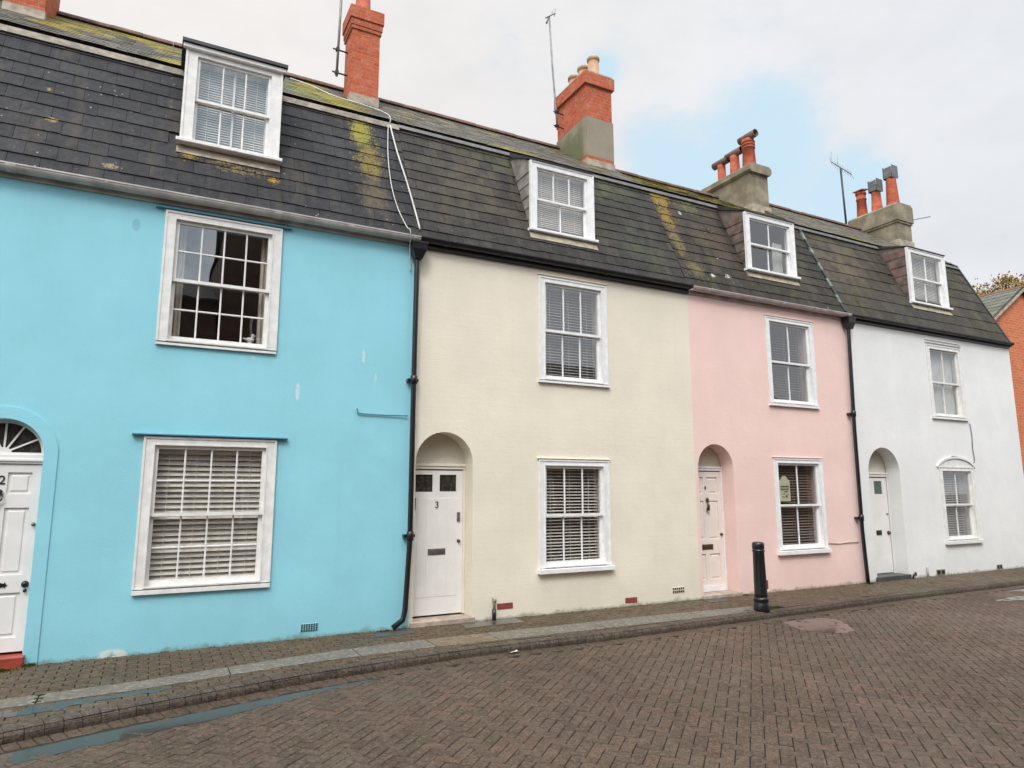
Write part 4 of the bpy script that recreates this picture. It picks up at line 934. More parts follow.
# joint bed under the pavers follows the kerb line
xs = [-9+.5*i for i in range(73)]
v = []; fcs = []
for i, x in enumerate(xs): v += [(x, kerb_y(x)-.0, ZR-.0075), (x, -12, ZR-.0075)]
for i in range(len(xs)-1): fcs.append((2*i, 2*i+1, 2*i+3, 2*i+2))
road.cur = 1; road.add(v, fcs); road.cur = 0
L, W = .2, .1; a45 = R(43)
ca, sa = cos(a45), sin(a45)
N = 260
for i in range(-N, N):
    for j in range(-N, N):
        k = (i-j) % 4
        if k == 0: u, w_, ang = (i+1)*W, (j+.5)*W, 0
        elif k == 3: u, w_, ang = (i+.5)*W, (j+1)*W, pi/2
        else: continue
        x = 8+u*ca-w_*sa; y = -5+u*sa+w_*ca
        if not (-4 < x < 22 and -9.5 < y): continue
        if y > kerb_y(x)-.20: continue
        if y < -8.2 or (x > 18 and y < -5): continue
        t = random.random()
        paver(road, x, y, a45+ang, L, W, ZR, t)
# channel course of headers along the kerb
def walk(y_off, step, fn, x0=-6., x1=23.):
    x = x0; k = 0
    while x < x1:
        y0 = kerb_y(x); dx = .02; sl = (kerb_y(x+.1)-kerb_y(x-.1))/.2; ang = math.atan(sl)
        fn(x-sin(ang)*y_off, y0+cos(ang)*y_off, ang, k); x += step*cos(ang); k += 1
walk(-.105, .1, lambda x, y, a, k: paver(road, x, y, a+pi/2, .2, .1, ZR+.001, random.random()*.6, h=.01))
tag(road.build('road', [M['paver'], M['joint']], fix=False), kind='structure')
# footway
pv = MB(); v = []; fcs = []
for i, x in enumerate(xs): v += [(x, .28, -.02), (x, kerb_y(x)+.02, ZK-.012)]
for i in range(len(xs)-1): fcs.append((2*i, 2*i+1, 2*i+3, 2*i+2))
pv.cur = 1; pv.add(v, fcs); pv.cur = 0
SU = [(-9, -2.0), (-4, -1.6), (-1.1, -1.25), (.11, -1.14), (.8, -1.0), (1.55, -.86), (2.1, -.79), (2.99, -.73), (4.0, -.74), (4.9, -.74), (6.4, -.76), (8.1, -.84), (8.64, -.86)]
def strip_y(x):
    for (a, b), (c, d) in zip(SU, SU[1:]):
        if a <= x <= c: return b+(d-b)*(x-a)/(c-a)
    return None
SW = .32
def strip_lo(x):
    y = strip_y(x)
    return None if y is None else max(y-(.30 if x < .5 else .30+min(1, (x-.5)/3)*.12), kerb_y(x)+.16)
row = 0; y = -.055
while y > -3.6:
    x = -6+(.1 if row % 2 else 0)
    while x < 23:
        ky = kerb_y(x)
        sy = strip_y(x); inside = False
        if sy is not None:
            lo = strip_lo(x)
            if y < sy-.03 and y > lo+.03: inside = True
        door = False
        if y > ky+.15 and not inside and not (3.62 < x < 4.62 and y > -.42 and y < -.05 and False):
            paver(pv, x, y, random.gauss(0, .006), .2, .1, 0, random.random(), zf=zp, gap=.0045, tiltj=.0022)
        x += .2
    y -= .1; row += 1
tag(pv.build('pavement', [M['pavepath'], M['joint']], fix=False), kind='structure')
# worn granite strip (old kerb line) as long stones
gs = MB()
for x, x2 in zip([-6, -4.6, -3.3, -2.1, -.74, .82, 2.15, 3.05, 3.85, 5.4, 7.1], [-4.6, -3.3, -2.1, -.74, .82, 2.15, 3.05, 3.85, 5.4, 7.1, 8.6]):
    n = 6
    for q in range(n):
        a = x+(x2-x-.012)*q/n; b = x+(x2-x-.012)*(q+1)/n
        ya, yb = strip_y(a), strip_y(b); la, lb_ = strip_lo(a), strip_lo(b)
        gs.add([(a, la, zp(la)+.004), (b, lb_, zp(lb_)+.004), (b, yb, zp(yb)+.004), (a, ya, zp(ya)+.004), (a, la, -.06), (b, lb_, -.06), (b, yb, -.06), (a, ya, -.06)],
               [(0, 1, 2, 3), (0, 4, 5, 1), (2, 6, 7, 3)]+([(3, 7, 4, 0)] if q == 0 else [])+([(1, 5, 6, 2)] if q == n-1 else []), 1.0 if x == 3.05 else .3)
tag(gs.build('stone_strip', M['granite']), kind='structure')
# bullnosed kerb blocks
kb = MB()
def kblock(x, y, a, k):
    Lk = .129; prof = [(0, -.035), (0, ZK-.062), (.004, ZK-.04), (.016, ZK-.02), (.034, ZK-.007), (.058, ZK+.0), (.150, ZK+.002), (.152, -.05)]
    j = random.uniform(-.0015, .0015); jy = random.uniform(-.001, .001); prof[0] = (0, ZR-.02)
    b = len(kb.v); n = len(prof)
    for s_ in (-Lk/2+.002, Lk/2-.002):
        for (p, z) in prof: kb.v.append((x+s_*cos(a)-(p+jy)*sin(a), y+s_*sin(a)+(p+jy)*cos(a), z+(j if z > -.1 else 0)))
    t = random.random()
    for i in range(n-1): kb.face([b+i, b+n+i, b+n+i+1, b+i+1], t)
    kb.face([b+i for i in range(n)], t); kb.face([b+2*n-1-i for i in range(n)], t)
walk(0, .13, kblock)
tag(kb.build('kerb', M['kerb']), kind='structure')
kj = MB(); 
for i in range(len(xs)-1):
    a, b = xs[i], xs[i+1]; kj.add([(a, kerb_y(a)+.012, ZR-.01), (b, kerb_y(b)+.012, ZR-.01), (b, kerb_y(b)+.012, ZK-.03), (a, kerb_y(a)+.012, ZK-.03), (a, kerb_y(a)+.16, ZK-.012), (b, kerb_y(b)+.16, ZK-.012)], [(0, 1, 2, 3), (3, 2, 5, 4)])
tag(kj.build('kerb_bedding', M['joint'], fix=False), kind='structure')

def blob_sheet(name, outline, z, m, zf=None, rag=.03, seed=1):
    rnd = random.Random(seed); pts = []
    n = len(outline)
    for i in range(n):
        a = Vector(outline[i]); b = Vector(outline[(i+1) % n]); L_ = (b-a).length; k = max(2, int(L_/.07))
        for q in range(k):
            p = a.lerp(b, q/k); nrm = Vector((-(b-a).y, (b-a).x)).normalized()
            pts.append(p+nrm*rag*(sin(p.x*9+seed)*.5+sin(p.x*23+p.y*17)*.35+rnd.uniform(-.3, .3)))
    tris = tessellate_polygon([[Vector((p.x, p.y, 0)) for p in pts]]); mb = MB(); b = 0
    mb.add([(p.x, p.y, zf(p.y) if zf else z) for p in pts], [tuple(t) for t in tris])
    o = mb.build(name, m, fix=False)
    bm = bmesh.new(); bm.from_mesh(o.data)
    for f in bm.faces:
        if f.normal.z < 0: f.normal_flip()
    bm.to_mesh(o.data); bm.free(); return o
def along(xa, xb, o1, o2, n=14, fade=True):
    up = [(xa+(xb-xa)*i/n, kerb_y(xa+(xb-xa)*i/n)+o1) for i in range(n+1)]; dn = [(xa+(xb-xa)*i/n, kerb_y(xa+(xb-xa)*i/n)+o1-(o1-o2)*(sin(pi*min(1, max(.02, (i/n))**.8))*.55+.45*(1-i/n))) for i in range(n, -1, -1)]
    return up+dn
zw = ZR+.0013
tag(blob_sheet('puddle', [(-3.4, kerb_y(-3.4)-.22), (-2.2, kerb_y(-2.2)-.21), (-.9, kerb_y(-.9)-.215), (-.2, -2.215), (.5, -2.06), (1.3, -1.88), (1.75, -1.80), (2.3, -1.74), (1.9, -1.86), (1.3, -2.08), (.5, -2.38), (-.2, -2.56), (-.9, -2.78), (-2.2, -3.05), (-3.4, -3.2)], zw, M['puddle'], seed=2), kind='structure')
tag(blob_sheet('puddle', [(8.1, -1.68), (8.45, -1.58), (8.9, -1.68), (8.98, -1.85), (8.75, -2.2), (8.55, -2.5), (8.3, -2.52), (7.95, -2.32), (7.9, -2.1)], zw, M['puddle'], seed=3, rag=.05), kind='structure')
tag(blob_sheet('puddle', [(12.85, -1.98), (13.4, -1.88), (14.2, -1.9), (15.2, -2.0), (14.6, -2.12), (13.4, -2.18)], zw, M['puddle'], seed=4, rag=.04), kind='structure')
tag(blob_sheet('puddle', [(14.2, -1.36), (15.4, -1.34), (17.2, -1.36), (17, -1.62), (15.6, -1.66), (14.5, -1.6)], zw, M['puddle'], seed=5, rag=.04), kind='structure')
tag(blob_sheet('puddle', [(9.9, -1.45), (10.7, -1.42), (10.5, -1.5), (10.0, -1.58)], zw, M['puddle'], seed=6, rag=.02), kind='structure')
tag(blob_sheet('puddle', [(-2.6, -1.92), (-1.4, -1.66), (-.75, -1.57), (-.3, -1.54), (.2, -1.50), (.3, -1.55), (-.3, -1.68), (-.7, -1.80), (-1.4, -1.98), (-2.5, -2.2)], 0, M['puddle'], zf=lambda y: zp(y)+.0013, seed=7, rag=.03), kind='structure')
# wet slab and covers in the footway
def slab_thing(name, x0, x1, y0, y1, m, label, cat):
    mb = MB(); z = zp(y0)+.0055; mb.add([(x0, y0, z), (x1, y0+.01, z), (x1+.02, y1, zp(y1)+.0055), (x0+.02, y1, zp(y1)+.0055)], [(0, 1, 2, 3)])
    mb.add([(x0, y0, z), (x1, y0+.01, z), (x1, y0+.01, z-.02), (x0, y0, z-.02)], [(0, 1, 2, 3)])
    return tag(mb.build(name, m), label, cat)
slab_thing('paving_slab', 3.75, 4.62, -.36, -.03, M['wetslab'], 'smooth wet grey slab let into the pavement beside the cream house doorstep', 'paving slab')
slab_thing('inspection_cover', 8.02, 8.42, -.33, -.10, M['darkstone'], 'small dark cover in the pavement by the pink house doorstep', 'cover')
slab_thing('inspection_cover', 2.55, 3.05, -.36, -.19, M['darkstone'], 'small dark green cover in the pavement below the foot of the black downpipe', 'cover')

# ================================================================= bollard
bx, by, bz = 8.19, -1.19, zp(-1.19)+.003
bl = empty('bollard', (bx, by, bz), 'black fluted cast iron bollard standing at the kerb in front of the pink house', 'bollard')
MB().lathe((bx, by, bz), [(0.114, 0), (0.115, .02), (0.115, .10), (0.104, .115), (0.104, .14), (0.112, .155), (0.112, .175), (0.096, .2)], 28).build('base', M['black'], bl)
MB().lathe((bx, by, bz), [(0.094, .19), (0.092, .25), (0.089, .5), (0.083, .84), (0.085, .86)], 64, flute=(.22, .845, .17, 8)).build('shaft', M['black'], bl)
MB().lathe((bx, by, bz), [(0.086, .855), (0.092, .865), (0.092, .885), (0.083, .89), (0.089, .905), (0.091, .96), (0.086, .985), (0.069, 1.0), (0.023, 1.005)], 28).build('cap', M['black'], bl)

# ================================================================= aerials
a1 = empty('television_aerial', (2.36, 2.3, 8.95), 'thin aerial pole strapped beside the red brick chimney above the blue house', 'aerial')
mb = MB(); mb.tube([(2.36, 2.3, 8.95), (2.40, 2.3, 11.2)], .022, 8); mb.build('pole', M['pole'], a1)
mb = MB(); 
for z in (9.02, 9.46): mb.tube([(2.28, 2.3, z), (2.56, 2.3, z-.01)], .014, 6); mb.box(2.33, 2.39, 2.27, 2.33, z-.03, z+.03)
mb.build('bracket', M['blackflat'], a1)
mb = MB(); mb.tube([(2.1, 2.3, 11.1), (2.7, 2.3, 11.15)], .01, 6)
for k in range(6): mb.tube([(2.15+k*.1, 2.1, 11.1+k*.008), (2.15+k*.1, 2.5, 11.1+k*.008)], .005, 5)
mb.build('antenna', M['pole'], a1)
a2 = empty('television_aerial', (7.17, 2.75, 9.47), 'tall leaning aerial pole on the chimney between the cream and pink houses', 'aerial')
mb = MB(); mb.tube([(7.17, 2.75, 9.42), (7.14, 2.75, 9.9), (7.07, 2.75, 10.8), (7.0, 2.75, 12.05)], .02, 8); mb.build('pole', M['pole'], a2)
mb = MB()
for z in (9.5, 9.82): mb.tube([(7.08, 2.75, z), (7.34, 2.75, z-.02)], .013, 6); mb.box(7.12, 7.2, 2.72, 2.78, z-.025, z+.025)
mb.build('bracket', M['blackflat'], a2)
mb = MB(); mb.tube([(6.9, 2.75, 11.98), (7.13, 2.7, 12.14)], .013, 6); mb.tube([(6.97, 2.75, 12.0), (6.93, 2.75, 11.86)], .02, 6); mb.tube([(7.1, 2.7, 12.05), (7.13, 2.7, 12.25)], .008, 5); mb.tube([(7.04, 2.7, 12.1), (7.06, 2.7, 12.2)], .006, 5); mb.build('antenna', M['pole'], a2)
a3 = empty('television_aerial', (17.3, 3.2, 9.3), 'roof aerial with a toothed boom behind the pots of the white house chimney', 'aerial')
mb = MB(); mb.tube([(17.32, 3.3, 8.95), (17.26, 3.3, 11.1)], .028, 8); mb.build('pole', M['blackflat'], a3)
mb = MB(); A_, B_ = Vector((16.85, 3.3, 11.22)), Vector((17.75, 3.3, 11.02)); mb.tube([A_, B_], .014, 6)
for k in range(9):
    p = A_.lerp(B_, k/8); mb.tube([p+Vector((0, -.05, -.16)), p+Vector((0, .05, .16))], .005, 5)
mb.tube([A_+Vector((0, 0, .0)), A_+Vector((.05, 0, .32))], .006, 5); mb.tube([A_+Vector((.3, 0, -.04)), A_+Vector((.3, 0, .30))], .005, 5)
mb.build('antenna', M['pole'], a3)
a4 = empty('television_aerial', (18.13, 2.0, 9.2), 'short slanting aerial rod sticking out to the right of the white house chimney', 'aerial')
mb = MB(); mb.tube([(18.10, 2.0, 9.16), (19.2, 2.0, 9.5)], .014, 6); mb.build('rod', M['pole'], a4)
mb = MB()
for k in range(9): x = 18.3+k*.1; mb.tube([(x, 1.96, 9.2+k*.031), (x, 2.04, 9.24+k*.031)], .005, 5)
mb.build('antenna', M['pole'], a4)

# ================================================================= cables
def cable(pts, r, m, label, sub=6):
    mb = MB(); P = [Vector(p) for p in pts]; out = []
    for i in range(len(P)-1):
        p0, p1, p2, p3 = P[max(i-1, 0)], P[i], P[i+1], P[min(i+2, len(P)-1)]
        for k in range(sub):
            t = k/sub; out.append(.5*((2*p1)+(-p0+p2)*t+(2*p0-5*p1+4*p2-p3)*t*t+(-p0+3*p1-3*p2+p3)*t**3))
    out.append(P[-1]); mb.tube(out, r, 6); return tag(mb.build('cable', m), label, 'cable')
rf = onroof
cable([rf(2.93, 7.45, .05), rf(2.98, 6.9, .04), rf(3.06, 6.3, .04), rf(3.12, 5.7, .04), rf(3.13, 5.42, .06)], .013, M['cable'], 'thick straight white cable down the slates between the blue and cream roofs', 3)
cable([rf(2.9, 7.45, .05), rf(2.82, 6.8, .05), rf(2.80, 6.2, .05), rf(2.84, 5.75, .06), (2.9, -.1, 5.42), (2.93, -.19, 5.32), (2.97, -.06, 5.1), (3.0, -.03, 4.8)], .007, M['cable'], 'thin slack white cable hanging beside the thicker one over the blue roof slates')
cable([rf(2.93, 7.47, .06), (2.9, .95, 7.66), (2.6, 1.3, 7.93), (2.2, 1.7, 8.2), (1.9, 2.1, 8.52), (1.6, 2.4, 8.74)], .009, M['cable'], 'white cable lying across the mossy upper slates left of the red brick chimney')
cable([(2.31, -.02, 2.83), (2.32, -.02, 2.79), (2.36, -.02, 2.765), (2.7, -.02, 2.76), (3.0, -.03, 2.765)], .009, M['cableblue'], 'short blue painted cable running across the blue wall to the downpipe')
cable([(11.3, -.012, .78), (11.6, -.012, .765), (11.9, -.012, .775), (12.15, -.012, .77)], .008, M['upvc_pink'], 'thin pinkish cable on the pink wall between window sill and downpipe')
cable([(16.33, -.012, 3.25), (16.36, -.012, 3.0), (16.34, -.012, 2.7), (16.36, -.012, 2.45), (16.33, -.012, 2.36)], .008, M['cableblack'], 'thin dark cable between the two windows on the white wall')
cable([(3.2, -.03, 5.12), (3.14, -.05, 4.9), (3.12, -.03, 4.5), (3.115, -.02, 3.6), (3.11, -.02, 2.8), (3.105, -.02, 2.5)], .007, M['cable'], 'thin cable clipped down the cream wall just right of the black downpipe')

# ================================================================= small things
orn = MB(); c = Vector((.96, .14, 3.62)); orn.ellip(c+Vector((0, 0, .02)), (.055, .028, .032)); orn.ellip(c+Vector((.035, 0, .075)), (.022, .02, .022)); orn.tube([c+Vector((.025, 0, .03)), c+Vector((.035, 0, .075))], [.022, .016], 8)
orn.tube([c+Vector((.052, 0, .075)), c+Vector((.078, 0, .07))], [.008, .002], 6); orn.tube([c+Vector((-.03, 0, .02)), c+Vector((-.085, 0, .035))], [.025, .006], 8); orn.ellip(c+Vector((.0, 0, -.02)), (.03, .022, .012))
tag(orn.build('ornament', M['orn']), 'small white china bird standing inside the blue house upper window', 'ornament')
sg = empty('window_sign', (10.26, .115, 1.66), 'pale yellow arched card sign behind the upper left pane of the pink ground floor window', 'sign')
mb = MB(); x0, x1, z0, z1 = 10.19, 10.47, 1.56, 2.0
mb.plate([[(x0, z0), (x1, z0), (x1, z1-.05), (x1-.04, z1-.05), (x1-.07, z1-.01), ((x0+x1)/2+.04, z1+.02), ((x0+x1)/2-.04, z1+.02), (x0+.07, z1-.01), (x0+.04, z1-.05), (x0, z1-.05)]], .088, .094)
mb.build('card', simple('pale_yellow_card', (.70, .69, .48), .6, .15, 9, 0), sg)
mb = MB(); rnd = random.Random(3)
for rowz in (1.83, 1.78):
    x = x0+.03
    while x < x1-.04:
        w = rnd.uniform(.012, .028); mb.box(x, x+w, .084, .087, rowz-.016, rowz+.016*rnd.uniform(.4, 1)); x += w+.008
for k in range(14): x = rnd.uniform(x0+.03, x1-.06); z = rnd.uniform(1.61, 1.73); mb.box(x, x+rnd.uniform(.015, .04), .084, .087, z, z+rnd.uniform(.008, .02))
mb.build('printing', simple('dark_green_print', (.05, .07, .03), .6, .1, 9, 0), sg)
# litter by the kerb
mb = MB(); rnd = random.Random(5); c = Vector((3.86, -1.46, ZR+.006))
gr = [[(c.x+i*.028-.05, c.y+j*.022-.03, c.z+rnd.uniform(0, .022)) for i in range(5)] for j in range(4)]
mb.add([p for r_ in gr for p in r_], [(j*5+i, j*5+i+1, (j+1)*5+i+1, (j+1)*5+i) for j in range(3) for i in range(4)])
tag(mb.build('paper_scrap', M['blind'], fix=False), 'crumpled white paper scrap lying in the gutter against the kerb', 'litter')

# weeds, moss in the corners
def mat_weed():
    t = NT('weed_green'); c = t.mix(t.attr('tone'), (.05, .10, .015), (.14, .17, .03)); return t.out(c, .7)
M['weed'] = mat_weed()
wd = MB(); rnd = random.Random(11)
def tuft(x, y, z, r, n, h):
    for _ in range(n):
        a = rnd.uniform(0, 2*pi); q = r*rnd.random()**.7; px, py = x+q*cos(a)*1.6, y+q*sin(a)*.7
        if py > -.004: py = -.004
        hh = h*rnd.uniform(.4, 1); w = rnd.uniform(.003, .008); la = rnd.uniform(0, 2*pi); t = rnd.random()
        lx, ly = cos(la)*hh*.8, -abs(sin(la))*hh*.8
        wd.add([(px-w, py, z), (px+w, py, z), (px+lx+w*.6, py+ly, z+hh*.8), (px+lx-w*.6, py+ly, z+hh*.8)], [(0, 1, 2, 3)], t)
for (x, y, r, n, h) in [(8.42, -1.12, .12, 120, .05), (8.58, -1.10, .10, 60, .04), (7.98, -1.12, .06, 30, .03), (-1.2, -.16, .1, 90, .04), (-.99, -.05, .05, 50, .05), (-1.6, -.2, .12, 70, .03), (12.22, -.12, .06, 60, .05), (9.05, -.05, .05, 40, .04), (2.72, -.07, .08, 30, .03), (-.74, -1.26, .02, 50, .018), (-.74, -1.36, .02, 50, .018), (-.74, -1.47, .02, 40, .018)]:
    tuft(x, y, zp(y), r, n, h)
for _ in range(420):
    x = rnd.uniform(-3, 20); 
    if any(a < x < b for a, b in ((-1.8, -1.03), (3.1, 4.03), (8.14, 9.02), (12.6, 13.68))): continue
    tuft(x, -.012, -.004, .02, rnd.choice((1, 2, 4)), .018)
for _ in range(120):
    x = rnd.uniform(-2, 16); tuft(x, kerb_y(x)+.16, ZK, .03, rnd.choice((1, 2, 3)), .012)
tag(wd.build('weeds', M['weed'], fix=False), 'tiny green weeds and moss along the wall foot, kerb and bollard', 'weeds', kind='stuff')

# ================================================================= brick house beyond
bh = empty('brick_house', (18.55, .9, 0), 'orange-red brick gabled house beyond the white end of the terrace', 'house')
gx0, gx1, gz, pk_, gy = 18.55, 23.75, 5.62, 7.32, .9; gm = (gx0+gx1)/2
mb = MB(); mb.plate([[(gx0, -.2), (gx1, -.2), (gx1, gz), (gm, pk_), (gx0, gz)], rect(20.95, 21.9, .75, 2.0), rect(20.95, 21.9, 3.3, 4.7)], gy, gy+.3)
mb.box(gx0, gx0+.25, gy+.3, 9, -.2, gz); mb.box(gx1-.25, gx1, gy+.3, 9, -.2, gz); mb.box(gx0+.25, gx1-.25, 8.7, 9, -.2, gz); mb.box(gx0+.25, gx1-.25, gy+.3, 8.7, 2.6, 2.75); mb.box(gx0+.25, gx1-.25, gy+2.3, gy+2.4, 0, 2.6); mb.box(gx0+.25, gx1-.25, gy+2.3, gy+2.4, 2.75, gz)
mb.build('wall', M['brick_house'], bh)
mb = MB()
def gslates(sx, ex):
    dx = ex-sx; n = 12; Ls = math.hypot(dx, pk_-gz)
    for j in range(n):
        y = gy-.12+(.0 if j % 2 else -.0); first = True
        while y < 9.1:
            w = .14 if (j % 2 and first) else .28; first = False
            a0, a1 = j/n, min(1, (j+1.12)/n); y2 = min(y+w, 9.1)
            P = lambda a, l: (sx+dx*a, gz+.04+(pk_-gz+.02)*a+l)
            p, q = P(a0, .02), P(a1, .004); t = random.random()
            mb.add([(p[0], y+.003, p[1]), (p[0], y2-.003, p[1]), (q[0], y2-.003, q[1]), (q[0], y+.003, q[1]), (p[0], y+.003, p[1]-.02), (p[0], y2-.003, p[1]-.02)], [(0, 1, 2, 3), (0, 4, 5, 1)], t); y = y2
gslates(gx0-.15, gm); gslates(gx1+.15, gm)
mb.prism([(gx0-.15, gz-.06), (gm, pk_-.0), (gm, pk_+.035), (gx0-.15, gz+.03)], 'y', gy-.11, 9); mb.prism([(gm, pk_), (gx1+.15, gz-.06), (gx1+.15, gz+.03), (gm, pk_+.035)], 'y', gy-.11, 9)
mb.build('roof', mat_slate('greenish_grey_slates', (.10, .105, .085), (.19, .18, .15), green=.8), bh)
mb = MB()
for (a, b) in ((gx0-.15, gm), (gx1+.15, gm)):
    mb.prism([(a, gz-.11), (a, gz-.05), (b, pk_-.005), (b, pk_-.07)], 'y', gy-.13, gy-.09)
mb.build('barge_board', M['cement_light'], bh)
mb = MB(); mb.prism([(gm-.10, pk_+.02), (gm, pk_+.085), (gm+.10, pk_+.02)], 'y', gy-.12, 9); mb.build('ridge', M['ridge_red'], bh)
def bwin(z0, z1):
    f = MB(); f.plate([rect(20.95, 21.9, z0, z1), rect(21.02, 21.83, z0+.07, z1-.07)], gy+.06, gy+.12); f.bbox(21.02, 21.83, gy+.07, gy+.11, (z0+z1)/2-.02, (z0+z1)/2+.02); o = f.build('window', M['white'], bh)
    p = MB(); p.add([(21.02, gy+.09, z0+.07), (21.83, gy+.09, z0+.07), (21.83, gy+.09, z1-.07), (21.02, gy+.09, z1-.07)], [(0, 1, 2, 3)]); p.build('pane', M['glass'], o, fix=False)
    s = MB(); s.bbox(20.9, 21.95, gy-.04, gy+.02, z0-.07, z0-.002); s.build('sill', M['cement_light'], o); l = MB(); l.bbox(20.85, 22.0, gy-.012, gy+.02, z1+.002, z1+.16); l.build('lintel', M['cement_light'], o)
bwin(.75, 2.0); bwin(3.3, 4.7)

# ================================================================= trees beyond
def mat_leaf(name, a, b):
    t = NT(name); c = t.mix(t.attr('tone'), a, b); m = t.out(c, .7); return m
lm = mat_leaf('autumn_leaves', (.13, .11, .02), (.38, .20, .035)); bk = simple('bark', (.10, .08, .06), .9, .3, 8, .5, 20)
def tree(x, y, h, cr, label, seed, dens=900):
    rnd = random.Random(seed); t = empty('tree', (x, y, ZR), label, 'tree', 'autumn trees beyond the roofs')
    mb = MB(); mb.tube([(x, y, ZR), (x+.1, y, h*.3), (x-.1, y+.1, h*.55), (x, y, h*.8)], [.32, .25, .17, .06], 10)
    tips = []
    for k in range(26):
        z0 = h*rnd.uniform(.38, .8); a = rnd.uniform(0, 2*pi); L_ = cr*rnd.uniform(.5, 1.05)*(1.15-.5*abs(z0/h-.55)); el = rnd.uniform(.2, 1.1)
        p0 = Vector((x, y, z0)); p2 = p0+Vector((cos(a)*L_*cos(el), sin(a)*L_*cos(el), L_*sin(el))); p1 = p0.lerp(p2, .5)+Vector((rnd.uniform(-.2, .2), rnd.uniform(-.2, .2), -.1)); mb.tube([p0, p1, p2], [.07, .04, .012], 5)
        tips += [p2, p0.lerp(p2, .75)]
        for q in range(4):
            b0 = p0.lerp(p2, rnd.uniform(.4, .95)); b1 = b0+Vector((rnd.uniform(-1, 1), rnd.uniform(-1, 1), rnd.uniform(-.2, 1)))*cr*.3; mb.tube([b0, b1], [.02, .006], 4); tips.append(b1)
    mb.build('trunk', bk, t)
    cb = MB()
    for p in tips:
        n = int(dens/len(tips)*rnd.uniform(.3, 2.4)*22); s = rnd.uniform(.22, .5)
        tb = rnd.uniform(0, .6)
        for _ in range(n):
            q = p+Vector((rnd.gauss(0, s), rnd.gauss(0, s), rnd.gauss(0, s*.7))); u = Vector((rnd.uniform(-1, 1), rnd.uniform(-1, 1), rnd.uniform(-1, 1))).normalized()*rnd.uniform(.05, .1); w = u.cross(Vector((rnd.uniform(-1, 1), rnd.uniform(-1, 1), rnd.uniform(-1, 1)))).normalized()*.05
            cb.add([q-u, q+w, q+u, q-w], [(0, 1, 2, 3)], min(1, tb+rnd.uniform(0, .4)))
    cb.build('crown', lm, t, fix=False)
tree(38.2, 10.4, 13.4, 2.5, 'yellowing tree showing between the white house roof and the brick gable', 4)
tree(43.2, 10.2, 14.3, 2.3, 'yellowing tree peeking over the brick gable at the right edge', 9, 1000)

# ================================================================= other side of the street (seen only in reflections)
def opp(name, x0, x1, y0, y1, h, rh, m, label):
    o = empty(name, (x0, y0, 0), label, 'house', 'houses across the street')
    mb = MB(); wins = []; 
    x = x0+.9
    while x+1.1 < x1:
        for z in ([.8, 3.4, 5.9] if h > 7 else [.8, 3.4]): wins.append((x, x+1.0, z, z+1.5))
        x += 2.6
    mb.plate([rect(x0, x1, -.2, h)]+[rect(*w) for w in wins], y0-.3, y0); mb.box(x0, x1, y1, y1+.3, -.2, h); mb.box(x0, x0+.25, y1+.3, y0-.3, -.2, h); mb.box(x1-.25, x1, y1+.3, y0-.3, -.2, h)
    mb.build('wall', m, o)
    r = MB(); ym = (y0+y1)/2; r.prism([(y0+.2, h-.05), (ym, h+rh), (y1-.2, h-.05), (y1-.2, h+.05), (ym, h+rh+.1), (y0+.2, h+.05)], 'x', x0-.02, x1+.02, .4); r.build('roof', slate_cream, o)
    for (a, b, c, d_) in wins:
        f = MB(); f.plate([rect(a, b, c, d_), rect(a+.08, b-.08, c+.08, d_-.08)], y0-.1, y0-.04); f.box(a+.08, b-.08, y0-.09, y0-.05, (c+d_)/2-.025, (c+d_)/2+.025); f.box((a+b)/2-.015, (a+b)/2+.015, y0-.09, y0-.051, c+.08, d_-.08); w_ = f.build('window', M['white'], o)
        p = MB(); p.add([(a+.08, y0-.07, c+.08), (b-.08, y0-.07, c+.08), (b-.08, y0-.07, d_-.08), (a+.08, y0-.07, d_-.08)], [(0, 1, 2, 3)]); p.build('pane', M['doorglass'], w_, fix=False)
opp('brick_house', 1.55, 12.5, -14, -22, 10.2, 1.6, M['brick_dark'], 'tall dark brick house across the street behind the camera')
opp('brick_house', 12.6, 30, -15, -23, 5.6, 2.2, M['brick_dark'], 'low dark brick row across the street further right behind the camera')
opp('brick_house', -16, 1.45, -14, -22, 7.7, 1.5, M['brick_dark'], 'low brick row across the street to the left behind the camera')

# ================================================================= camera
cam = bpy.data.cameras.new('camera'); co = bpy.data.objects.new('camera', cam); COL.objects.link(co); sc.camera = co
f_px = 679.6128; yaw, pitch, roll = R(27.674399), R(8.99454785), R(-.12583858)
fw = Vector((sin(yaw)*cos(pitch), cos(yaw)*cos(pitch), sin(pitch))); rt = Vector((cos(yaw), -sin(yaw), 0)); up = rt.cross(fw)
r2 = rt*cos(roll)+up*sin(roll); u2 = -rt*sin(roll)+up*cos(roll)
m4 = Matrix(((r2.x, u2.x, -fw.x, 0), (r2.y, u2.y, -fw.y, -8.8), (r2.z, u2.z, -fw.z, 1.7468), (0, 0, 0, 1)))
co.matrix_world = m4; cam.sensor_width = 36; cam.lens = f_px/1024*36; cam.clip_start = .05; cam.clip_end = 2000

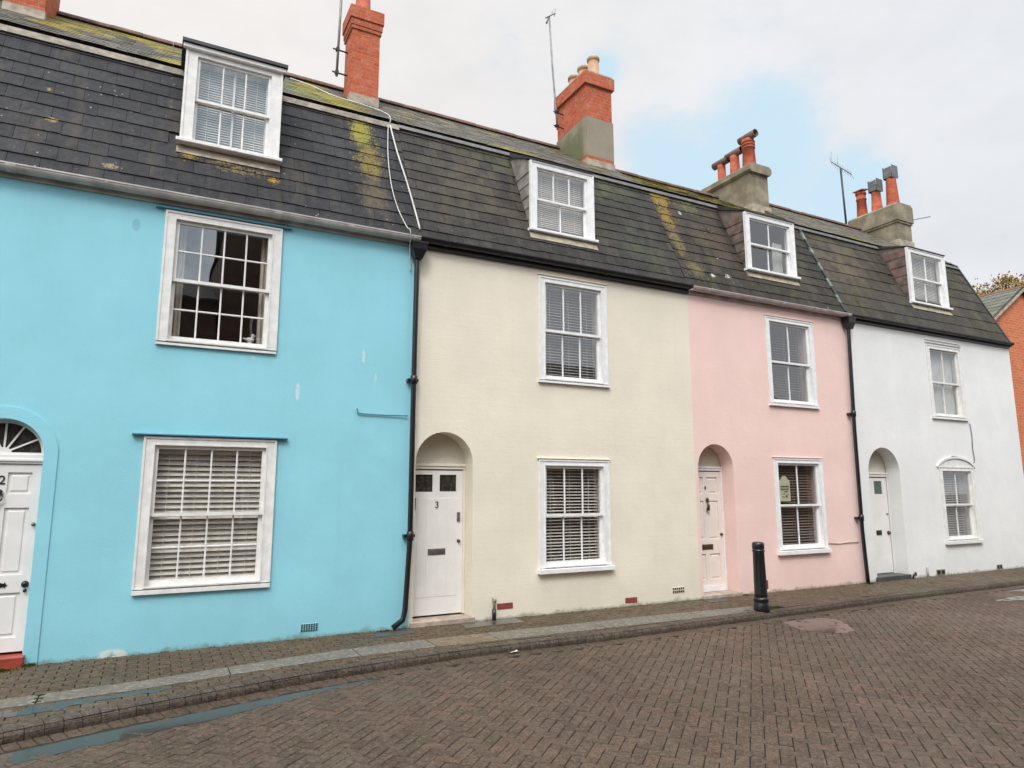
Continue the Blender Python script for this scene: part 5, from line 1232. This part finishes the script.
# ================================================================= sky and sun
SUN_EL, SUN_AZ = 48, 215   # azimuth of the sun measured clockwise from +y (behind the camera, to the left)
w = bpy.data.worlds.new('World'); sc.world = w; w.use_nodes = True; t = w.node_tree; t.nodes.clear()
def N_(k, **kw):
    n = t.nodes.new(k)
    for a, v_ in kw.items(): setattr(n, a, v_)
    return n
o = N_('ShaderNodeOutputWorld'); bg = N_('ShaderNodeBackground'); sky = N_('ShaderNodeTexSky', sky_type='NISHITA', sun_disc=False)
sky.sun_elevation = R(SUN_EL); sky.sun_rotation = R(SUN_AZ); sky.air_density = 1.0; sky.dust_density = 1.5
bg.inputs['Strength'].default_value = .1
tc = N_('ShaderNodeTexCoord'); L_ = t.links.new
def mth(op, a, b=0, clamp=False):
    n = N_('ShaderNodeMath', operation=op, use_clamp=clamp)
    for s_, q in zip(n.inputs, (a, b)):
        if isinstance(q, (int, float)): s_.default_value = q
        else: L_(q, s_)
    return n.outputs[0]
def smooth(v_, a, b, c=0, d=1):
    n = N_('ShaderNodeMapRange', interpolation_type='SMOOTHSTEP'); L_(v_, n.inputs[0]); n.inputs[1].default_value = a; n.inputs[2].default_value = b; n.inputs[3].default_value = c; n.inputs[4].default_value = d; return n.outputs[0]
def direc(u, v_):
    d = fw*f_px+r2*(u-512)+u2*(384-v_); return d.normalized()
sepn = N_('ShaderNodeSeparateXYZ'); L_(tc.outputs['Generated'], sepn.inputs[0]); zc = sepn.outputs[2]
def around(u, v_, r0, r1):
    d = direc(u, v_); n = N_('ShaderNodeVectorMath', operation='DISTANCE'); L_(tc.outputs['Generated'], n.inputs[0]); n.inputs[1].default_value = d
    return smooth(n.outputs['Value'], r1, r0)
def wn(scale, det, loc=(0, 0, 0), sc_=(1, 1, 2.2), rg=.55):
    mp = N_('ShaderNodeMapping'); L_(tc.outputs['Generated'], mp.inputs[0]); mp.inputs['Scale'].default_value = sc_; mp.inputs['Location'].default_value = loc
    n = N_('ShaderNodeTexNoise'); L_(mp.outputs[0], n.inputs['Vector']); n.inputs['Scale'].default_value = scale; n.inputs['Detail'].default_value = det; n.inputs['Roughness'].default_value = rg; return n.outputs['Fac']
n1 = wn(2.4, 7); n2 = wn(1.4, 5, (3, 1, 2))
hole = mth('MAXIMUM', around(668, 160, .0, .12), mth('MAXIMUM', around(750, 165, .0, .19), mth('MAXIMUM', around(850, 190, .0, .12), around(600, 75, .0, .045))))
bn = N_('ShaderNodeVectorMath', operation='DISTANCE'); L_(tc.outputs['Generated'], bn.inputs[0]); bn.inputs[1].default_value = Vector((.1, -.92, .36)).normalized()
hole = mth('MAXIMUM', hole, mth('MULTIPLY', smooth(bn.outputs['Value'], .45, .1), .8))
n3 = wn(7.5, 6, (1, 4, 2), (1, 1, 1.6), .6)
cl = mth('ADD', mth('ADD', n1, mth('MULTIPLY', mth('SUBTRACT', n3, .5), .55)), mth('MULTIPLY', hole, -.40))
cover = smooth(cl, .05, .40)           # 1 = cloud
cover = mth('MULTIPLY', cover, 1.0)
# overcast sky is brighter towards the zenith
zen = smooth(zc, .62, 1.0, 1.0, 2.2)
glow_n = N_('ShaderNodeVectorMath', operation='DISTANCE'); L_(tc.outputs['Generated'], glow_n.inputs[0]); glow_n.inputs[1].default_value = (sin(R(SUN_AZ))*cos(R(SUN_EL)), cos(R(SUN_AZ))*cos(R(SUN_EL)), sin(R(SUN_EL)))
zen = mth('MULTIPLY', zen, smooth(glow_n.outputs['Value'], 1.15, .15, 1.0, 3.2))
warm = around(120, 30, .1, 1.1)
mixw = N_('ShaderNodeMix', data_type='RGBA'); L_(warm, mixw.inputs[0]); mixw.inputs[6].default_value = (.79, .81, .85, 1); mixw.inputs[7].default_value = (.875, .85, .835, 1)
tex = mth('MULTIPLY', smooth(n2, .3, .7, .95, 1.04), smooth(n3, .35, .65, .975, 1.02))
csc = N_('ShaderNodeVectorMath', operation='SCALE'); L_(mixw.outputs[2], csc.inputs[0]); L_(mth('MULTIPLY', mth('MULTIPLY', zen, tex), 10.0), csc.inputs['Scale'])
# thin veil over the blue
veil = N_('ShaderNodeMix', data_type='RGBA'); veil.inputs[0].default_value = .86; L_(sky.outputs[0], veil.inputs[6]); veil.inputs[7].default_value = (6.9, 9.0, 10.3, 1)
fin = N_('ShaderNodeMix', data_type='RGBA'); L_(cover, fin.inputs[0]); L_(veil.outputs[2], fin.inputs[6]); L_(csc.outputs[0], fin.inputs[7])
L_(fin.outputs[2], bg.inputs['Color']); L_(bg.outputs[0], o.inputs['Surface'])
sl = bpy.data.lights.new('sun', 'SUN'); sl.energy = 1.5; sl.angle = R(16); sl.color = (1, .96, .9); so = bpy.data.objects.new('sun', sl); COL.objects.link(so)
sd = Vector((sin(R(SUN_AZ))*cos(R(SUN_EL)), cos(R(SUN_AZ))*cos(R(SUN_EL)), sin(R(SUN_EL)))); so.rotation_euler = sd.to_track_quat('Z', 'Y').to_euler(); so.location = (0, -5, 20)
sc.view_settings.view_transform = 'Standard'; sc.view_settings.look = 'None'; sc.view_settings.gamma = 1; sc.view_settings.exposure = 0.0; sc.view_settings.use_curve_mapping = False
sc.render.resolution_x = 1024; sc.render.resolution_y = 768
sc.render.engine = 'CYCLES'; sc.cycles.max_bounces = 8; sc.cycles.transparent_max_bounces = 12
